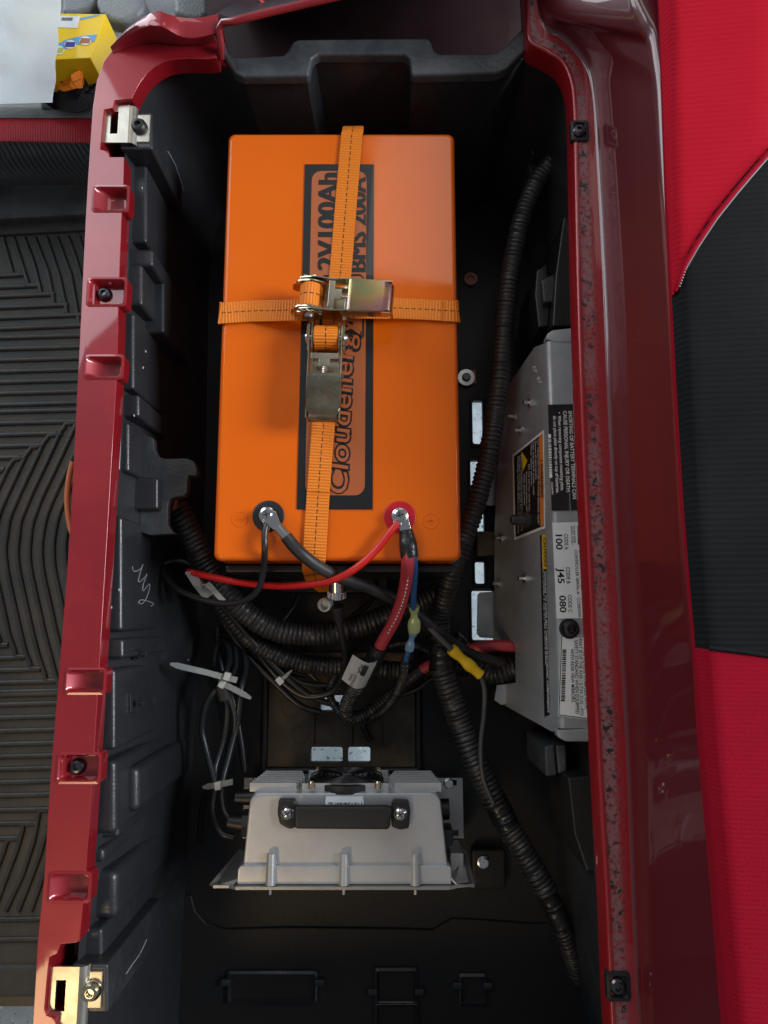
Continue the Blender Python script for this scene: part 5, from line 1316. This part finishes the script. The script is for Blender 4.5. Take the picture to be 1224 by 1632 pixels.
# ================================================================== THINGS ALONG THE FAR LEFT EDGE
whole('step_edge', prism([P(u, v, .075) for u, v in ((-420, 290), (152, 282), (152, 338), (-420, 368))], .0, .07, bev=.007), mat('worn_grey_black_plastic', (.045, .05, .054), .5, var=1, vscale=12, var_col=(.10, .11, .115), bump=.4, bscale=220), 'worn grey plastic step edge at the far end of the floor mat', 'step edge', None, 40)
BM = add_wave(mat('black_net_fabric', (.014, .015, .017), .7, bump=.6, bscale=700), 80, 'DIAGONAL', .9, .002)
whole('black_net', loft([[P(u, v, .10 + .01 * math.sin(v * .05) - .02 * ((v - 250) / 40) ** 2 * .3) for u in range(-420, 230, 45)] for v in range(205, 296, 9)]), BM, 'black woven net panel below the red webbing', 'net', None, 80)
RW = webbing_mat('red_webbing', (.48, .008, .022), False)
rwb = thing('red_webbing_band', P(60, 205, .1), 'dark red woven webbing band above the black net', 'webbing band')
ribbon('webbing', pxpath([(-420, 214, .125), (-100, 208, .128), (0, 206, .13), (70, 207, .13), (160, 209, .128)]), (0, 1, .15), .034, .002, RW, rwb)
GT = GREYP
tr = thing('grey_tray', P(60, 90, 0), 'grey moulded plastic dash tray behind the red corner, holding the yellow box', 'tray')
rows = []
for v, z in ((196, .10), (188, .135), (172, .14), (166, .135), (160, .125), (120, .12), (60, .12), (0, .12), (-80, .12), (-160, .13)):
    rows.append([P(u, v, z) for u in range(-420, 196, 44)])
obj('tray_floor', loft(rows), GT, tr, 60)
def blob(l, z0, z1, name='tray_moulding'): return obj(name, prism([P(u, v, z1) for u, v in l], z0, z1, bev=.008, seg=4), GT, tr, 60)
blob([(98, -40), (152, -40), (156, 4), (146, 14), (122, 20), (98, 20)], .10, .16); blob([(150, 0), (165, -30), (220, -30), (232, 6), (222, 24), (196, 34), (176, 30), (160, 22)], .1, .17)
blob([(180, 28), (200, 30), (196, 48), (186, 60), (178, 80), (172, 110), (176, 60)], .1, .15); blob([(274, -40), (330, -40), (334, 20), (318, 32), (296, 28), (276, 20)], .1, .17); blob([(340, -40), (372, -40), (380, 8), (368, 20), (344, 24)], .1, .16)
obj('tray_back', loft([[P(u, v, z) for u in (150, 250, 350, 470, 620)] for v, z in ((-120, .09), (0, .085), (80, .08))]), GT, tr, 60)
cable('white_rope', [(356, -30, .18), (366, -4, .185), (376, 10, .19), (386, 18, .185)], .0045, WTIE, 'frayed off white rope end lying behind the red rim', 'rope')
whole('red_string', tube(pxpath([(404, -30, .2), (414, -2, .2), (424, 10, .2), (436, 8, .2)]), .0038, .005, 10), WIRER, 'bright red cord end poking out behind the red rim', 'cord', None, 60)
# yellow product box
yb_ = thing('yellow_box', P(125, 60, .13), 'small yellow cardboard box with pictures of batteries, half under the white sheet', 'box')
YC = mat('yellow_card', (.80, .52, .008), .42, coat=.25)
zt_b = .215
tp = [P(60, 20, zt_b), P(169, 22, zt_b), P(144, 92, zt_b), P(36, 97, zt_b)]
obj('carton', prism(tp, zt_b - .055, zt_b, bev=.0015), YC, yb_, 30)
bq = lambda u, v, d=.0005: P(u, v, zt_b + d)
obj('address_sticker', slab([bq(u, v) for u, v in ((84, 25), (128, 26), (123, 45), (80, 43))], (0, 0, 1), .0002), WHITE, yb_, 0)
bm = None
for i in range(9): bm = slab([bq(99 + i * 2, 28, .0009), bq(100 + i * 2 + (i % 2) * .4, 28, .0009), bq(99 + i * 2, 33, .0009), bq(98 + i * 2, 33, .0009)], (0, 0, 1), .0001, bm)
obj('barcode', bm, BLACKP, yb_, 0)
BLU = mat('light_blue_print', (.10, .33, .58), .4)
band = [(70, 92), (90, 86), (104, 78), (118, 72), (150, 66), (155, 55), (140, 56), (118, 60), (104, 64), (90, 72), (72, 78)]
obj('printed_band', slab([bq(u, v) for u, v in band], (0, 0, 1), .0002), BLU, yb_, 0)
obj('printed_band', slab([bq(u, v) for u, v in ((128, 32), (160, 24), (152, 23), (128, 29))], (0, 0, 1), .0002), BLU, yb_, 0)
for (u, v), m in zip(((136, 65), (112, 71), (93, 80)), (mat('brown_print', (.35, .10, .02), .4), mat('indigo_print', (.06, .05, .25), .4), mat('olive_print', (.45, .45, .08), .4))):
    c = bq(u, v, .0008); obj('picture_disc', slab([c + Vector((.0075 * math.cos(a), .0062 * math.sin(a), 0)) for a in [2 * math.pi * i / 22 for i in range(22)]], (0, 0, 1), .0002), WHITE, yb_, 0)
    d = bq(u, v, .0012); obj('picture_battery', slab([d + Vector((x, y, 0)) for x, y in ((-.0068, -.0034), (.0055, -.0034), (.0068, .0034), (-.0055, .0038))], (0, 0, 1), .0002), m, yb_, 0)
# bundle of black and orange webbing
bl = thing('strap_bundle', P(122, 140, .13), 'crumpled bundle of black straps with an orange loop below the yellow box', 'strap bundle')
BWEB = webbing_mat('black_webbing', (.018, .018, .02), False)
ribbon('webbing', pxpath([(80, 170, .15), (92, 140, .16), (112, 150, .17), (132, 128, .18), (146, 128, .17), (150, 145, .16), (140, 160, .15), (110, 166, .15)]), (.2, .2, 1), .028, .0022, BWEB, bl)
ribbon('webbing', pxpath([(80, 150, .15), (95, 158, .155), (120, 164, .16), (146, 152, .16), (152, 138, .15)]), (0, .8, .6), .024, .0022, BWEB, bl)
ribbon('orange_loop', pxpath([(98, 130, .175), (106, 136, .185), (116, 134, .192), (128, 126, .188), (134, 124, .18)]), (.3, 1, -.1), .019, .0024, WEB, bl)
obj('strap_pad', prism([P(u, v, .145) for u, v in ((60, 128), (156, 118), (158, 168), (60, 172))], .125, .142, bev=.006), BLACKM, bl, 40)
# white plastic sheet
rows = []; rs_ = random.Random(11)
PB = mat('white_plastic_sheet', (.78, .82, .83), .45, bump=.12, bscale=40)
for i in range(31):
    v = -80 + 244 * i / 30; row = []
    for k in range(31):
        ue = 97 - (max(0, v) / 164) * 12 + 1.5 * math.sin(v * .11)
        u = -330 + (ue + 330) * (k / 30) ** .8
        z = .24 + .0012 * math.sin(u * .06 + v * .045) + .0010 * math.sin(v * .09 - u * .031) - .0022 * max(0, 1 - abs(u - v * .6 + 20) / 14) + .0016 * max(0, 1 - abs(u + v * .35 + 60) / 9) + rs_.uniform(-.0003, .0003)
        row.append(P(u, v + (u - 60) * -.03, z))
    rows.append(row)
bm = loft(rows); bmesh.ops.solidify(bm, geom=bm.faces[:], thickness=-.0008)
whole('white_sheet', bm, PB, 'crinkled white plastic sheet lying over the yellow box at the far left', 'plastic sheet', None, 60)
